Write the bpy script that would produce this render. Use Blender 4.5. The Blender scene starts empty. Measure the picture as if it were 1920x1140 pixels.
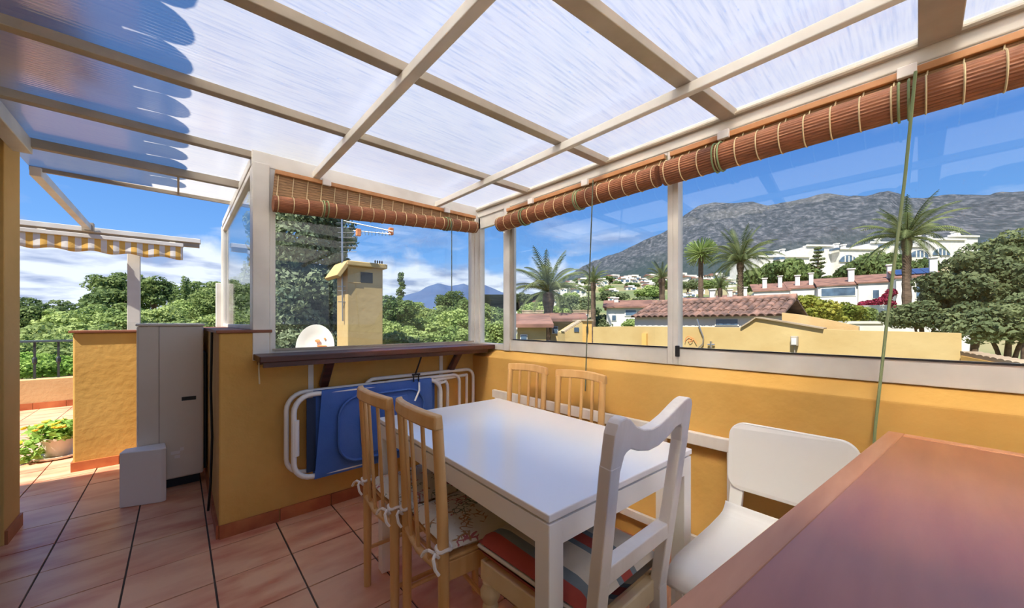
import bpy, bmesh, math, random
import numpy as np
from mathutils import Vector, Matrix, Euler
random.seed(7)
SC = bpy.context.scene
COL = SC.collection
PI = math.pi
# ------------------------------------------------------------------ camera
H = 1.21                       # eye height
YAW = math.radians(42.2)       # camera looks 42.2 deg from +Y towards +X
cd = bpy.data.cameras.new('camera')
cam = bpy.data.objects.new('camera', cd); COL.objects.link(cam)
cam.location = (0, 0, H)
cam.rotation_euler = (PI/2, 0, -YAW)
cd.sensor_width = 36.0
cd.lens = 690/1920*36
cd.shift_y = 35/1920
cd.clip_start = 0.02; cd.clip_end = 20000
SC.camera = cam
FW = Vector((math.sin(YAW), math.cos(YAW), 0)); RT = Vector((math.cos(YAW), -math.sin(YAW), 0))
def at(px, py, Z):             # point seen at (px,py) at depth Z
    p = FW*Z + RT*((px-960)/690*Z)
    return Vector((p.x, p.y, H+(605-py)/690*Z))
def dirxy(px, Z):
    p = FW*Z + RT*((px-960)/690*Z); return p.x, p.y
# ------------------------------------------------------------------ exposure
SC.view_settings.view_transform = 'Standard'
SC.view_settings.look = 'None'
SC.view_settings.exposure = 2.15
SC.view_settings.gamma = 1.0
SC.view_settings.use_curve_mapping = False
def lin(c):
    return tuple(((v/255)/12.92 if v/255 <= .04045 else ((v/255+.055)/1.055)**2.4) for v in c)
# ------------------------------------------------------------------ sky and sun
W = bpy.data.worlds.new('sky'); SC.world = W; W.use_nodes = True
def N(nt, t, **kw):
    n = nt.nodes.new(t)
    for k, v in kw.items():
        if k.startswith('i_'):
            n.inputs[k[2:].replace('_', ' ')].default_value = v
        else: setattr(n, k, v)
    return n
def ramp(nt, fac, stops, interp='LINEAR'):
    r = nt.nodes.new('ShaderNodeValToRGB'); r.color_ramp.interpolation = interp
    while len(r.color_ramp.elements) < len(stops): r.color_ramp.elements.new(0.5)
    for e, (p, c) in zip(r.color_ramp.elements, stops):
        e.position = p; e.color = (*c, 1) if len(c) == 3 else c
    nt.links.new(fac, r.inputs[0]); return r
def build_world():
    nt = W.node_tree; nt.nodes.clear(); L = nt.links.new
    out = N(nt, 'ShaderNodeOutputWorld'); bg = N(nt, 'ShaderNodeBackground'); bg.inputs[1].default_value = 0.37
    tc = N(nt, 'ShaderNodeTexCoord')
    sep = N(nt, 'ShaderNodeSeparateXYZ'); L(tc.outputs['Generated'], sep.inputs[0])
    sky = ramp(nt, sep.outputs[2], [(0, lin((160, 184, 214))), (.06, lin((132, 172, 216))), (.18, lin((98, 146, 204))),
                                    (.38, lin((66, 114, 184))), (1, lin((66, 112, 180)))])
    # clouds: direction projected on a high plane
    zz = N(nt, 'ShaderNodeMath', operation='MAXIMUM'); L(sep.outputs[2], zz.inputs[0]); zz.inputs[1].default_value = 0.0
    za = N(nt, 'ShaderNodeMath', operation='ADD'); L(zz.outputs[0], za.inputs[0]); za.inputs[1].default_value = .13
    dv = N(nt, 'ShaderNodeVectorMath', operation='DIVIDE'); L(tc.outputs['Generated'], dv.inputs[0])
    cb = N(nt, 'ShaderNodeCombineXYZ'); L(za.outputs[0], cb.inputs[0]); L(za.outputs[0], cb.inputs[1]); cb.inputs[2].default_value = 1e6
    L(cb.outputs[0], dv.inputs[1])
    no = N(nt, 'ShaderNodeTexNoise'); L(dv.outputs[0], no.inputs['Vector'])
    no.inputs['Scale'].default_value = .95; no.inputs['Detail'].default_value = 8; no.inputs['Roughness'].default_value = .55
    m1 = ramp(nt, no.outputs['Fac'], [(.53, (0, 0, 0)), (.70, (1, 1, 1))])
    el = ramp(nt, sep.outputs[2], [(0, (.95,)*3), (.10, (.9,)*3), (.22, (.55,)*3), (.4, (.26,)*3), (1, (.30,)*3)])
    mu = N(nt, 'ShaderNodeMath', operation='MULTIPLY'); L(m1.outputs[0], mu.inputs[0]); L(el.outputs[0], mu.inputs[1])
    # low white bank just above the horizon
    no3 = N(nt, 'ShaderNodeTexNoise'); L(tc.outputs['Generated'], no3.inputs['Vector']); no3.inputs['Scale'].default_value = 7; no3.inputs['Detail'].default_value = 7
    sb = N(nt, 'ShaderNodeMath', operation='MULTIPLY_ADD'); L(no3.outputs['Fac'], sb.inputs[0]); sb.inputs[1].default_value = -.22; L(sep.outputs[2], sb.inputs[2])
    bank = ramp(nt, sb.outputs[0], [(0.02, (.8,)*3), (.055, (0, 0, 0))])
    mx = N(nt, 'ShaderNodeMath', operation='MAXIMUM'); L(mu.outputs[0], mx.inputs[0]); L(bank.outputs[0], mx.inputs[1])
    no2 = N(nt, 'ShaderNodeTexNoise'); L(dv.outputs[0], no2.inputs['Vector']); no2.inputs['Scale'].default_value = 2.2; no2.inputs['Detail'].default_value = 5
    cc = ramp(nt, no2.outputs['Fac'], [(.36, lin((136, 144, 170))), (.56, lin((212, 216, 224)))])
    mix = N(nt, 'ShaderNodeMix', data_type='RGBA'); L(mx.outputs[0], mix.inputs[0]); L(sky.outputs[0], mix.inputs[6]); L(cc.outputs[0], mix.inputs[7])
    L(mix.outputs[2], bg.inputs[0]); L(bg.outputs[0], out.inputs[0])
build_world()
sd = bpy.data.lights.new('sun', 'SUN'); sun = bpy.data.objects.new('sun', sd); COL.objects.link(sun)
sd.energy = 2.2; sd.angle = math.radians(.6); sd.color = (1, .93, .82)
SUN = Vector((-.52, -.16, .83)).normalized()
sun.rotation_euler = SUN.to_track_quat('Z', 'Y').to_euler()
sun.location = (-6, -4, 9)
SC.cycles.max_bounces = 12; SC.cycles.diffuse_bounces = 8; SC.cycles.transparent_max_bounces = 16
SC.cycles.use_denoising = True
# ------------------------------------------------------------------ materials
MATS = {}
def mat(name, col, rough=.6, col2=None, scale=6, thr=(.35, .65), bump=0, bscale=60, metal=0, spec=.5, rnd=0, rcol=None,
        stretch=None, coat=0, detail=4, transl=0, coord='pos', wave=None):
    """Procedural Principled material: colour mixed by noise in world position, optional bump and per-object variation."""
    m = bpy.data.materials.new(name); m.use_nodes = True; nt = m.node_tree; L = nt.links.new
    bs = nt.nodes['Principled BSDF']; bs.inputs['Roughness'].default_value = rough; bs.inputs['Metallic'].default_value = metal
    bs.inputs['Specular IOR Level'].default_value = spec
    if coat: bs.inputs['Coat Weight'].default_value = coat; bs.inputs['Coat Roughness'].default_value = .12
    if coord == 'pos': vec = N(nt, 'ShaderNodeNewGeometry').outputs['Position']
    else: vec = N(nt, 'ShaderNodeTexCoord').outputs['Object']
    if stretch:
        mp = N(nt, 'ShaderNodeMapping'); L(vec, mp.inputs['Vector']); mp.inputs['Scale'].default_value = stretch; vec = mp.outputs[0]
    c = None
    if col2 is not None:
        no = N(nt, 'ShaderNodeTexNoise'); L(vec, no.inputs['Vector']); no.inputs['Scale'].default_value = scale; no.inputs['Detail'].default_value = detail
        r = ramp(nt, no.outputs['Fac'], [(thr[0], lin(col)), (thr[1], lin(col2))]); c = r.outputs[0]
    else:
        rgb = N(nt, 'ShaderNodeRGB'); rgb.outputs[0].default_value = (*lin(col), 1); c = rgb.outputs[0]
    if rnd:
        oi = N(nt, 'ShaderNodeObjectInfo')
        if rcol is not None:
            mm = N(nt, 'ShaderNodeMath', operation='MULTIPLY'); L(oi.outputs['Random'], mm.inputs[0]); mm.inputs[1].default_value = rnd
            mix = N(nt, 'ShaderNodeMix', data_type='RGBA'); L(mm.outputs[0], mix.inputs[0]); L(c, mix.inputs[6]); mix.inputs[7].default_value = (*lin(rcol), 1); c = mix.outputs[2]
        else:
            hs = N(nt, 'ShaderNodeHueSaturation'); mr = N(nt, 'ShaderNodeMapRange'); L(oi.outputs['Random'], mr.inputs[0])
            mr.inputs[3].default_value = 1-rnd; mr.inputs[4].default_value = 1+rnd; L(mr.outputs[0], hs.inputs['Value']); L(c, hs.inputs['Color']); c = hs.outputs[0]
    L(c, bs.inputs['Base Color'])
    if bump:
        nb = N(nt, 'ShaderNodeTexNoise'); L(vec, nb.inputs['Vector']); nb.inputs['Scale'].default_value = bscale; nb.inputs['Detail'].default_value = 5
        bp = N(nt, 'ShaderNodeBump'); bp.inputs['Strength'].default_value = bump; bp.inputs['Distance'].default_value = .01
        L(nb.outputs['Fac'], bp.inputs['Height']); L(bp.outputs[0], bs.inputs['Normal'])
    if transl:
        tr = N(nt, 'ShaderNodeBsdfTranslucent'); L(c, tr.inputs[0]); ms = N(nt, 'ShaderNodeMixShader'); ms.inputs[0].default_value = transl
        L(bs.outputs[0], ms.inputs[1]); L(tr.outputs[0], ms.inputs[2]); L(ms.outputs[0], nt.nodes['Material Output'].inputs[0])
    MATS[name] = m; return m
mat('ochre', (210, 168, 92), .85, (198, 154, 78), 2.2, bump=.35, bscale=22)
mat('ochre_house', (222, 178, 104), .85, (210, 166, 90), 2.0, bump=.3, bscale=24)
mat('ochre_pale', (208, 176, 126), .85, (196, 162, 110), 2.5, bump=.3, bscale=30)
mat('ochre_far', (198, 174, 122), .9, (182, 154, 100), 1.4, bump=.4, bscale=10, thr=(.3, .7))
mat('grout', (96, 84, 74), .9, (70, 62, 56), 8)
mat('tile', (238, 188, 150), .34, (206, 124, 98), 3.2, thr=(.40, .66), rnd=.55, rcol=(232, 184, 148), bump=.08, bscale=30, stretch=(1.0, 2.6, 1), detail=7)
mat('skirting', (184, 112, 66), .5, (160, 84, 48), 7, rnd=.12)
mat('cap_tile', (150, 92, 62), .6, (120, 70, 48), 6)
mat('alu', (228, 226, 220), .38, (206, 203, 196), 3.5, bump=.04, bscale=40)
mat('alu_dull', (176, 166, 150), .5, (152, 142, 126), 4, bump=.06, bscale=50)
mat('white_lacquer', (246, 245, 243), .16, coat=.4)
mat('white_paint', (240, 236, 230), .45, (226, 220, 212), 9, bump=.25, bscale=26, stretch=(1, 1, .35))
mat('cream_paint', (232, 214, 176), .45, (220, 198, 156), 9)
mat('white_satin', (244, 243, 238), .38)
mat('white_tube', (236, 236, 232), .35)
mat('plastic_white', (238, 234, 230), .5)
mat('beech', (226, 184, 124), .42, (214, 166, 104), 5, stretch=(6, 6, .6))
mat('brown_top', (176, 116, 88), .34, (150, 92, 72), 2.2, thr=(.3, .7), stretch=(.8, 5, 1), coat=.25, bump=.03, bscale=30)
mat('brown_edge', (204, 148, 110), .42, (184, 126, 90), 3, stretch=(.8, 5, 1))
mat('dark_wood', (84, 40, 26), .4, (58, 28, 20), 3, stretch=(1, 8, 8))
mat('blue_fabric', (70, 112, 188), .8, (60, 100, 172), 4, bump=.1, bscale=90)
mat('blue_dark', (46, 62, 92), .8, transl=.2)
mat('bamboo', (156, 98, 62), .6, (110, 66, 42), 7, thr=(.3, .7), stretch=(3, 3, 60), rnd=0, bump=.2, bscale=40)
mat('bamboo_light', (178, 142, 100), .65, (118, 86, 58), 8, thr=(.3, .7), stretch=(3, 3, 55))
mat('batten', (190, 138, 90), .5, (172, 120, 74), 4, stretch=(4, .5, 4))
mat('tie', (206, 190, 150), .8)
mat('cord', (128, 146, 104), .8)
mat('cord_dark', (84, 92, 76), .8)
mat('steel', (190, 190, 188), .3, metal=.9)
mat('black', (22, 22, 24), .5)
mat('ac_beige', (228, 219, 204), .5, (221, 211, 195), 2.5)
mat('ac_dark', (34, 46, 40), .6)
mat('seam', (120, 112, 100), .7)
mat('rail_blue', (76, 92, 100), .5)
mat('rail_dark', (52, 60, 64), .5)
mat('clay_pot', (232, 216, 200), .6, (214, 196, 178), 6)
mat('soil', (62, 46, 34), .95)
mat('cushion_white', (226, 220, 210), .9, bump=.15, bscale=60)
mat('ribbon', (238, 232, 224), .85)
def floral():
    m = mat('floral', (228, 220, 202), .9, bump=.12, bscale=70); nt = m.node_tree; L = nt.links.new; bs = nt.nodes['Principled BSDF']
    geo = N(nt, 'ShaderNodeNewGeometry')
    def spots(scale, colr, th, seed, prev):
        vo = N(nt, 'ShaderNodeTexVoronoi', feature='DISTANCE_TO_EDGE'); mp = N(nt, 'ShaderNodeMapping'); L(geo.outputs['Position'], mp.inputs[0]); mp.inputs['Location'].default_value = (seed, seed*.7, 0)
        no = N(nt, 'ShaderNodeTexNoise'); L(mp.outputs[0], no.inputs['Vector']); no.inputs['Scale'].default_value = 9
        va = N(nt, 'ShaderNodeVectorMath', operation='ADD'); sc = N(nt, 'ShaderNodeVectorMath', operation='SCALE'); L(no.outputs['Color'], sc.inputs[0]); sc.inputs['Scale'].default_value = .08
        L(mp.outputs[0], va.inputs[0]); L(sc.outputs[0], va.inputs[1]); L(va.outputs[0], vo.inputs['Vector']); vo.inputs['Scale'].default_value = scale
        r = ramp(nt, vo.outputs['Distance'], [(th, (1, 1, 1)), (th+.03, (0, 0, 0))])
        nm = N(nt, 'ShaderNodeTexNoise'); L(mp.outputs[0], nm.inputs['Vector']); nm.inputs['Scale'].default_value = 13
        r2 = ramp(nt, nm.outputs['Fac'], [(.57, (0, 0, 0)), (.60, (.85,)*3)])
        mu = N(nt, 'ShaderNodeMath', operation='MULTIPLY'); L(r.outputs[0], mu.inputs[0]); L(r2.outputs[0], mu.inputs[1])
        mx = N(nt, 'ShaderNodeMix', data_type='RGBA'); L(mu.outputs[0], mx.inputs[0])
        if prev is None: mx.inputs[6].default_value = (*lin((228, 220, 202)), 1)
        else: L(prev, mx.inputs[6])
        mx.inputs[7].default_value = (*lin(colr), 1); return mx.outputs[2]
    c = spots(44, (176, 62, 74), .07, 0, None); c = spots(38, (172, 122, 62), .07, 3.3, c); c = spots(48, (98, 118, 90), .07, 7.1, c)
    L(c, bs.inputs['Base Color'])
floral()
def striped(name, base, bands, axis=0):
    """Woven stripes that belong to the cloth, in the object's own coordinates. bands: (from, to, colour)."""
    m = mat(name, base, .9, bump=.12, bscale=80); nt = m.node_tree; L = nt.links.new; bs = nt.nodes['Principled BSDF']
    tc = N(nt, 'ShaderNodeTexCoord'); sp = N(nt, 'ShaderNodeSeparateXYZ'); L(tc.outputs['Object'], sp.inputs[0])
    prev = None
    for a, b, colr in bands:
        g = N(nt, 'ShaderNodeMath', operation='GREATER_THAN'); L(sp.outputs[axis], g.inputs[0]); g.inputs[1].default_value = a
        l = N(nt, 'ShaderNodeMath', operation='LESS_THAN'); L(sp.outputs[axis], l.inputs[0]); l.inputs[1].default_value = b
        mu = N(nt, 'ShaderNodeMath', operation='MULTIPLY'); L(g.outputs[0], mu.inputs[0]); L(l.outputs[0], mu.inputs[1])
        mx = N(nt, 'ShaderNodeMix', data_type='RGBA'); L(mu.outputs[0], mx.inputs[0])
        if prev is None: mx.inputs[6].default_value = (*lin(base), 1)
        else: L(prev, mx.inputs[6])
        mx.inputs[7].default_value = (*lin(colr), 1); prev = mx.outputs[2]
    L(prev, bs.inputs['Base Color'])
RED, GRY = (176, 78, 68), (128, 140, 144)
striped('cushion_stripe', (226, 216, 196), [(-.225, -.205, GRY), (-.205, -.155, RED), (-.155, -.125, GRY), (-.03, -.008, GRY), (-.008, .036, RED), (.036, .058, GRY)])
striped('awning_stripe', (226, 222, 216), [(-1.4+.088*i, -1.4+.088*i+.044, (232, 186, 96)) for i in range(29)])
def glass():
    m = bpy.data.materials.new('pane_glass'); m.use_nodes = True; nt = m.node_tree; nt.nodes.clear(); L = nt.links.new
    out = N(nt, 'ShaderNodeOutputMaterial'); tr = N(nt, 'ShaderNodeBsdfTransparent'); gl = N(nt, 'ShaderNodeBsdfGlossy'); gl.inputs['Roughness'].default_value = .01
    tr.inputs[0].default_value = (.96, .975, .97, 1)
    fr = N(nt, 'ShaderNodeLayerWeight'); fr.inputs[0].default_value = .5; mx = N(nt, 'ShaderNodeMixShader')
    pw = N(nt, 'ShaderNodeMath', operation='POWER'); L(fr.outputs['Facing'], pw.inputs[0]); pw.inputs[1].default_value = 4
    mm = N(nt, 'ShaderNodeMath', operation='MULTIPLY_ADD'); L(pw.outputs[0], mm.inputs[0]); mm.inputs[1].default_value = .6; mm.inputs[2].default_value = .035
    L(mm.outputs[0], mx.inputs[0]); L(tr.outputs[0], mx.inputs[1]); L(gl.outputs[0], mx.inputs[2]); L(mx.outputs[0], out.inputs[0])
    MATS['pane_glass'] = m
glass()
def polycarb():
    m = bpy.data.materials.new('polycarbonate'); m.use_nodes = True; nt = m.node_tree; nt.nodes.clear(); L = nt.links.new
    out = N(nt, 'ShaderNodeOutputMaterial'); geo = N(nt, 'ShaderNodeNewGeometry')
    mp = N(nt, 'ShaderNodeMapping'); L(geo.outputs['Position'], mp.inputs[0]); mp.inputs['Scale'].default_value = (3.0, 60, 2)
    no = N(nt, 'ShaderNodeTexNoise'); L(mp.outputs[0], no.inputs['Vector']); no.inputs['Scale'].default_value = 1.6; no.inputs['Detail'].default_value = 7; no.inputs['Roughness'].default_value = .65
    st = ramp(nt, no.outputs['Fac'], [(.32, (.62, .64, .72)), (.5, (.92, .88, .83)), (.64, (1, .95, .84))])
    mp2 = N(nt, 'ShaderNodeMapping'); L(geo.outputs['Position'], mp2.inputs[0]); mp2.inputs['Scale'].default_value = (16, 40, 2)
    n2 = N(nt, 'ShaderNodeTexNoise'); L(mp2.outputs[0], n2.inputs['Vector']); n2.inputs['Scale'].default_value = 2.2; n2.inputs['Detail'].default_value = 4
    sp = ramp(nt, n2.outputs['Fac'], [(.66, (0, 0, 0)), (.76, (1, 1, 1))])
    mx = N(nt, 'ShaderNodeMix', data_type='RGBA'); L(sp.outputs[0], mx.inputs[0]); L(st.outputs[0], mx.inputs[6]); mx.inputs[7].default_value = (.50, .62, .90, 1)  # blue specks: sky showing through, put into the sheet colour
    tl = N(nt, 'ShaderNodeBsdfTranslucent'); L(mx.outputs[2], tl.inputs[0])
    df = N(nt, 'ShaderNodeBsdfDiffuse'); df.inputs[0].default_value = (.55, .56, .58, 1)
    rf = N(nt, 'ShaderNodeBsdfRefraction'); rf.inputs['IOR'].default_value = 1.07; rf.inputs['Roughness'].default_value = 1.0; rf.inputs[0].default_value = (.98, .93, .84, 1)
    ma = N(nt, 'ShaderNodeMixShader'); ma.inputs[0].default_value = .68; L(tl.outputs[0], ma.inputs[1]); L(rf.outputs[0], ma.inputs[2])
    m0 = N(nt, 'ShaderNodeMixShader'); m0.inputs[0].default_value = .10; L(ma.outputs[0], m0.inputs[1]); L(df.outputs[0], m0.inputs[2])
    gl = N(nt, 'ShaderNodeBsdfGlossy'); gl.inputs['Roughness'].default_value = .12
    wv = N(nt, 'ShaderNodeTexWave', wave_type='BANDS', bands_direction='Y'); L(geo.outputs['Position'], wv.inputs['Vector']); wv.inputs['Scale'].default_value = 16
    bp = N(nt, 'ShaderNodeBump'); bp.inputs['Strength'].default_value = .12; bp.inputs['Distance'].default_value = .004; L(wv.outputs[0], bp.inputs['Height']); L(bp.outputs[0], gl.inputs['Normal'])
    fr = N(nt, 'ShaderNodeLayerWeight'); fr.inputs[0].default_value = .5
    pw = N(nt, 'ShaderNodeMath', operation='POWER'); L(fr.outputs['Facing'], pw.inputs[0]); pw.inputs[1].default_value = 3
    mm = N(nt, 'ShaderNodeMath', operation='MULTIPLY_ADD'); L(pw.outputs[0], mm.inputs[0]); mm.inputs[1].default_value = .6; mm.inputs[2].default_value = .05
    m1 = N(nt, 'ShaderNodeMixShader'); L(mm.outputs[0], m1.inputs[0]); L(m0.outputs[0], m1.inputs[1]); L(gl.outputs[0], m1.inputs[2]); L(m1.outputs[0], out.inputs[0])
    MATS['polycarbonate'] = m
polycarb()
# ------------------------------------------------------------------ mesh helpers
class MB:
    def __init__(s): s.v = []; s.f = []
    def add(s, vs, fs):
        o = len(s.v); s.v += [tuple(p) for p in vs]; s.f += [tuple(i+o for i in f) for f in fs]; return s
    def box(s, a, b):
        x0, y0, z0 = a; x1, y1, z1 = b
        return s.add([(x0, y0, z0), (x1, y0, z0), (x1, y1, z0), (x0, y1, z0), (x0, y0, z1), (x1, y0, z1), (x1, y1, z1), (x0, y1, z1)],
                     [(0, 3, 2, 1), (4, 5, 6, 7), (0, 1, 5, 4), (1, 2, 6, 5), (2, 3, 7, 6), (3, 0, 4, 7)])
    def beam(s, p, q, w, h, up=(0, 0, 1), w2=None, h2=None):
        p = Vector(p); q = Vector(q); d = (q-p).normalized(); u = Vector(up); r = d.cross(u)
        if r.length < 1e-4: r = d.cross(Vector((0, 1, 0)))
        r.normalize(); u = r.cross(d).normalized(); vs = []
        for c, ww, hh in ((p, w, h), (q, w2 or w, h2 or h)):
            for a, b in ((-1, -1), (1, -1), (1, 1), (-1, 1)): vs.append(c+r*(a*ww/2)+u*(b*hh/2))
        return s.add(vs, [(0, 1, 2, 3), (7, 6, 5, 4), (0, 4, 5, 1), (1, 5, 6, 2), (2, 6, 7, 3), (3, 7, 4, 0)])
    def tube(s, pts, r, n=10, closed=False):
        pts = [Vector(p) for p in pts]; k = len(pts); rs = r if isinstance(r, (list, tuple)) else [r]*k
        vs = []; prev = None
        for i, p in enumerate(pts):
            if closed: d = (pts[(i+1) % k]-pts[i-1]).normalized()
            else: d = (pts[min(i+1, k-1)]-pts[max(i-1, 0)]).normalized()
            if prev is None:
                a = Vector((0, 0, 1)) if abs(d.z) < .9 else Vector((1, 0, 0)); nx = d.cross(a).normalized()
            else:
                nx = (prev-d*prev.dot(d)).normalized()
            prev = nx; ny = d.cross(nx)
            for j in range(n):
                t = 2*PI*j/n; vs.append(p+nx*(rs[i]*math.cos(t))+ny*(rs[i]*math.sin(t)))
        fs = []
        for i in range(k if closed else k-1):
            a = i*n; b = ((i+1) % k)*n
            for j in range(n): fs.append((a+j, a+(j+1) % n, b+(j+1) % n, b+j))
        if not closed: fs.append(tuple(range(n))[::-1]); fs.append(tuple(range((k-1)*n, k*n)))
        return s.add(vs, fs)
    def lathe(s, prof, c=(0, 0, 0), n=20, axis=None):
        vs = []; k = len(prof)
        for r, z in prof:
            for j in range(n):
                t = 2*PI*j/n; p = Vector((r*math.cos(t), r*math.sin(t), z))
                if axis is not None: p = axis @ p
                vs.append(p+Vector(c))
        fs = []
        for i in range(k-1):
            for j in range(n): fs.append((i*n+j, i*n+(j+1) % n, (i+1)*n+(j+1) % n, (i+1)*n+j))
        fs.append(tuple(range(n))[::-1]); fs.append(tuple(range((k-1)*n, k*n)))
        return s.add(vs, fs)
    def prism(s, poly, f0, f1):
        """poly: 2-D points; f0,f1 map (a,b) to the two end faces."""
        k = len(poly); vs = [f0(a, b) for a, b in poly]+[f1(a, b) for a, b in poly]
        fs = [tuple(range(k))[::-1], tuple(range(k, 2*k))]+[(i, (i+1) % k, k+(i+1) % k, k+i) for i in range(k)]
        return s.add(vs, fs)
    def grid(s, nx, ny, fn):
        vs = [fn(i/nx, j/ny) for j in range(ny+1) for i in range(nx+1)]
        return s.add(vs, [(j*(nx+1)+i, j*(nx+1)+i+1, (j+1)*(nx+1)+i+1, (j+1)*(nx+1)+i) for j in range(ny) for i in range(nx)])
    def mesh(s, name, m, smooth=False):
        me = bpy.data.meshes.new(name); me.from_pydata(s.v, [], s.f); me.update()
        bm = bmesh.new(); bm.from_mesh(me); bmesh.ops.recalc_face_normals(bm, faces=bm.faces); bm.to_mesh(me); bm.free()
        if smooth:
            me.polygons.foreach_set('use_smooth', [True]*len(me.polygons))
        me.materials.append(MATS[m]); return me
    def build(s, name, m, parent=None, smooth=False, bevel=0, world=False, solid=0, sub=0):
        if world and parent is not None:
            o = Vector((0, 0, 0)); p = parent
            while p is not None: o += p.location; p = p.parent
            s.v = [tuple(Vector(v)-o) for v in s.v]
        ob = bpy.data.objects.new(name, s.mesh(name, m, smooth)); COL.objects.link(ob); ob.parent = parent
        if solid: md = ob.modifiers.new('solid', 'SOLIDIFY'); md.thickness = solid; md.offset = 0
        if bevel:
            md = ob.modifiers.new('bevel', 'BEVEL'); md.width = bevel; md.segments = 2; md.limit_method = 'ANGLE'; md.angle_limit = .6
        if sub: md = ob.modifiers.new('sub', 'SUBSURF'); md.levels = sub; md.render_levels = sub
        if smooth and not sub:
            try: ob.data.set_sharp_from_angle(angle=.7)
            except Exception: pass
        return ob
def tag(o, label=None, cat=None, group=None, kind=None):
    if label: o['label'] = label
    if cat: o['category'] = cat
    if group: o['group'] = group
    if kind: o['kind'] = kind
    return o
def thing(name, label, cat, loc=(0, 0, 0), rz=0, group=None):
    o = bpy.data.objects.new(name, None); COL.objects.link(o); o.location = loc; o.rotation_euler = (0, 0, rz); o.empty_display_size = .1
    return tag(o, label, cat, group)
def piece(name, me, parent=None, loc=(0, 0, 0), rot=(0, 0, 0), scale=(1, 1, 1)):
    o = bpy.data.objects.new(name, me); COL.objects.link(o); o.parent = parent; o.location = loc; o.rotation_euler = rot; o.scale = scale; return o
def dup(root, loc, rz, label=None, group=None, parent=None):
    r = root.copy(); COL.objects.link(r); r.location = loc; r.rotation_euler = (0, 0, rz)
    if label: r['label'] = label
    if group: r['group'] = group
    for ch in list(root.children):
        c = ch.copy(); COL.objects.link(c); c.parent = r
        for g in list(ch.children):
            d = g.copy(); COL.objects.link(d); d.parent = c
    return r
def struct(o, label=None): o['kind'] = 'structure'; return tag(o, label) if label else o
def rrect(w, h, r, n=6):
    pts = []
    for cx, cy, a0 in ((w/2-r, h/2-r, 0), (-w/2+r, h/2-r, PI/2), (-w/2+r, -h/2+r, PI), (w/2-r, -h/2+r, 1.5*PI)):
        for i in range(n+1): t = a0+PI/2*i/n; pts.append((cx+r*math.cos(t), cy+r*math.sin(t)))
    return pts
# ================================================================== THE SETTING
def skirt(parent, p, q, n_out, h=.075, t=.012, step=.314):
    """Row of single skirting tiles from p to q on a wall face; n_out points into the room."""
    p = Vector((*p, 0)); q = Vector((*q, 0)); d = q-p; k = max(1, round(d.length/step)); L = d.length/k; a = math.atan2(d.y, d.x)
    me = MB().box((.0025, -t, 0), (L-.0025, 0, h)).mesh('skirting_tile', 'skirting')
    if (Vector((0, -1, 0)).xy @ Matrix.Rotation(-a, 2)).dot(Vector(n_out)) < 0: pass
    for i in range(k):
        nrm = Vector((math.sin(a), -math.cos(a)))
        if nrm.dot(Vector(n_out)) > 0: piece('skirting_tile', me, parent, p+d*(i/k), (0, 0, a))
        else: piece('skirting_tile', me, parent, p+d*((i+1)/k), (0, 0, a+PI))
# floor
fl = struct(MB().box((-4.5, -2.0, -.25), (2.1, 8.6, -.007)).build('floor', 'grout'), 'terracotta tiled terrace floor with dark joints')
TX, TY = .3135, .327
tme = MB().box((-TX/2+.004, -TY/2+.004, -.012), (TX/2-.004, TY/2-.004, 0)).mesh('floor_tile', 'tile')
for i in range(-10, 9):
    for j in range(-8, 20):
        x = -.501+TX*(i+.5); y = 2.2+TY*(j+.5)
        inside = (-.85 < x < 2.02 and .1 < y < 2.75) or (-.85 < x < .3 and 2.6 <= y < 4.76) or (-2.2 < x < -.45 and 3.3 < y < 8.35)
        if not inside: continue
        v = Vector((x, y, 0)); Z = v.dot(FW); X = v.dot(RT)
        if Z < .6: continue
        px = 960+690*X/Z; py = 605+690*H/Z
        if px < -160 or px > 1990 or py > 1320: continue
        o = piece('floor_tile', tme, fl, (x, y, random.uniform(-.0012, .0012)), (0, 0, random.choice((0, PI))))
mat('bounce_paving', (226, 206, 180), .8, (214, 192, 164), 3)
te_ = struct(MB().box((-8, -14, -.25), (7.0, -2.0, -.007)).build('floor_bounce', 'bounce_paving'), 'unseen pale floor added behind the viewer to bounce light')  # unseen slab, added so sunlight bounces from it into the room
# low wall under the back window, with the taller stub on its left
wb = MB()
wb.prism([(.167, 0), (2.1, 0), (2.1, 1.0), (.41, 1.0), (.41, 1.15), (.167, 1.15)], lambda a, b: (a, 2.622, b), lambda a, b: (a, 2.86, b))
wb = struct(wb.build('wall_back', 'ochre', bevel=.008), 'ochre plastered low wall under the back window')
MB().box((.155, 2.612, 1.15), (.42, 2.87, 1.168)).build('coping', 'cap_tile', wb, bevel=.004)
skirt(wb, (.167, 2.622), (1.913, 2.622), (0, -1))
# side wall of the alcove and alcove wall
ws = struct(MB().box((.167, 2.86, 0), (.41, 4.60, 1.15)).build('wall_side', 'ochre', bevel=.006), 'ochre low wall beside the outdoor unit')
MB().box((.155, 2.87, 1.15), (.42, 4.60, 1.168)).build('coping', 'cap_tile', ws)
skirt(ws, (.167, 2.622), (.167, 4.6), (-1, 0))
wa = struct(MB().box((-.634, 4.60, 0), (.41, 4.80, 1.125)).build('wall_alcove', 'ochre', bevel=.012), 'ochre low wall behind the beige outdoor unit')
MB().box((-.655, 4.58, 1.125), (.42, 4.82, 1.145)).build('coping', 'cap_tile', wa, bevel=.004)
skirt(wa, (-.646, 4.60), (.167, 4.60), (0, -1)); skirt(wa, (-.634, 4.60), (-.634, 4.8), (-1, 0))
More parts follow.
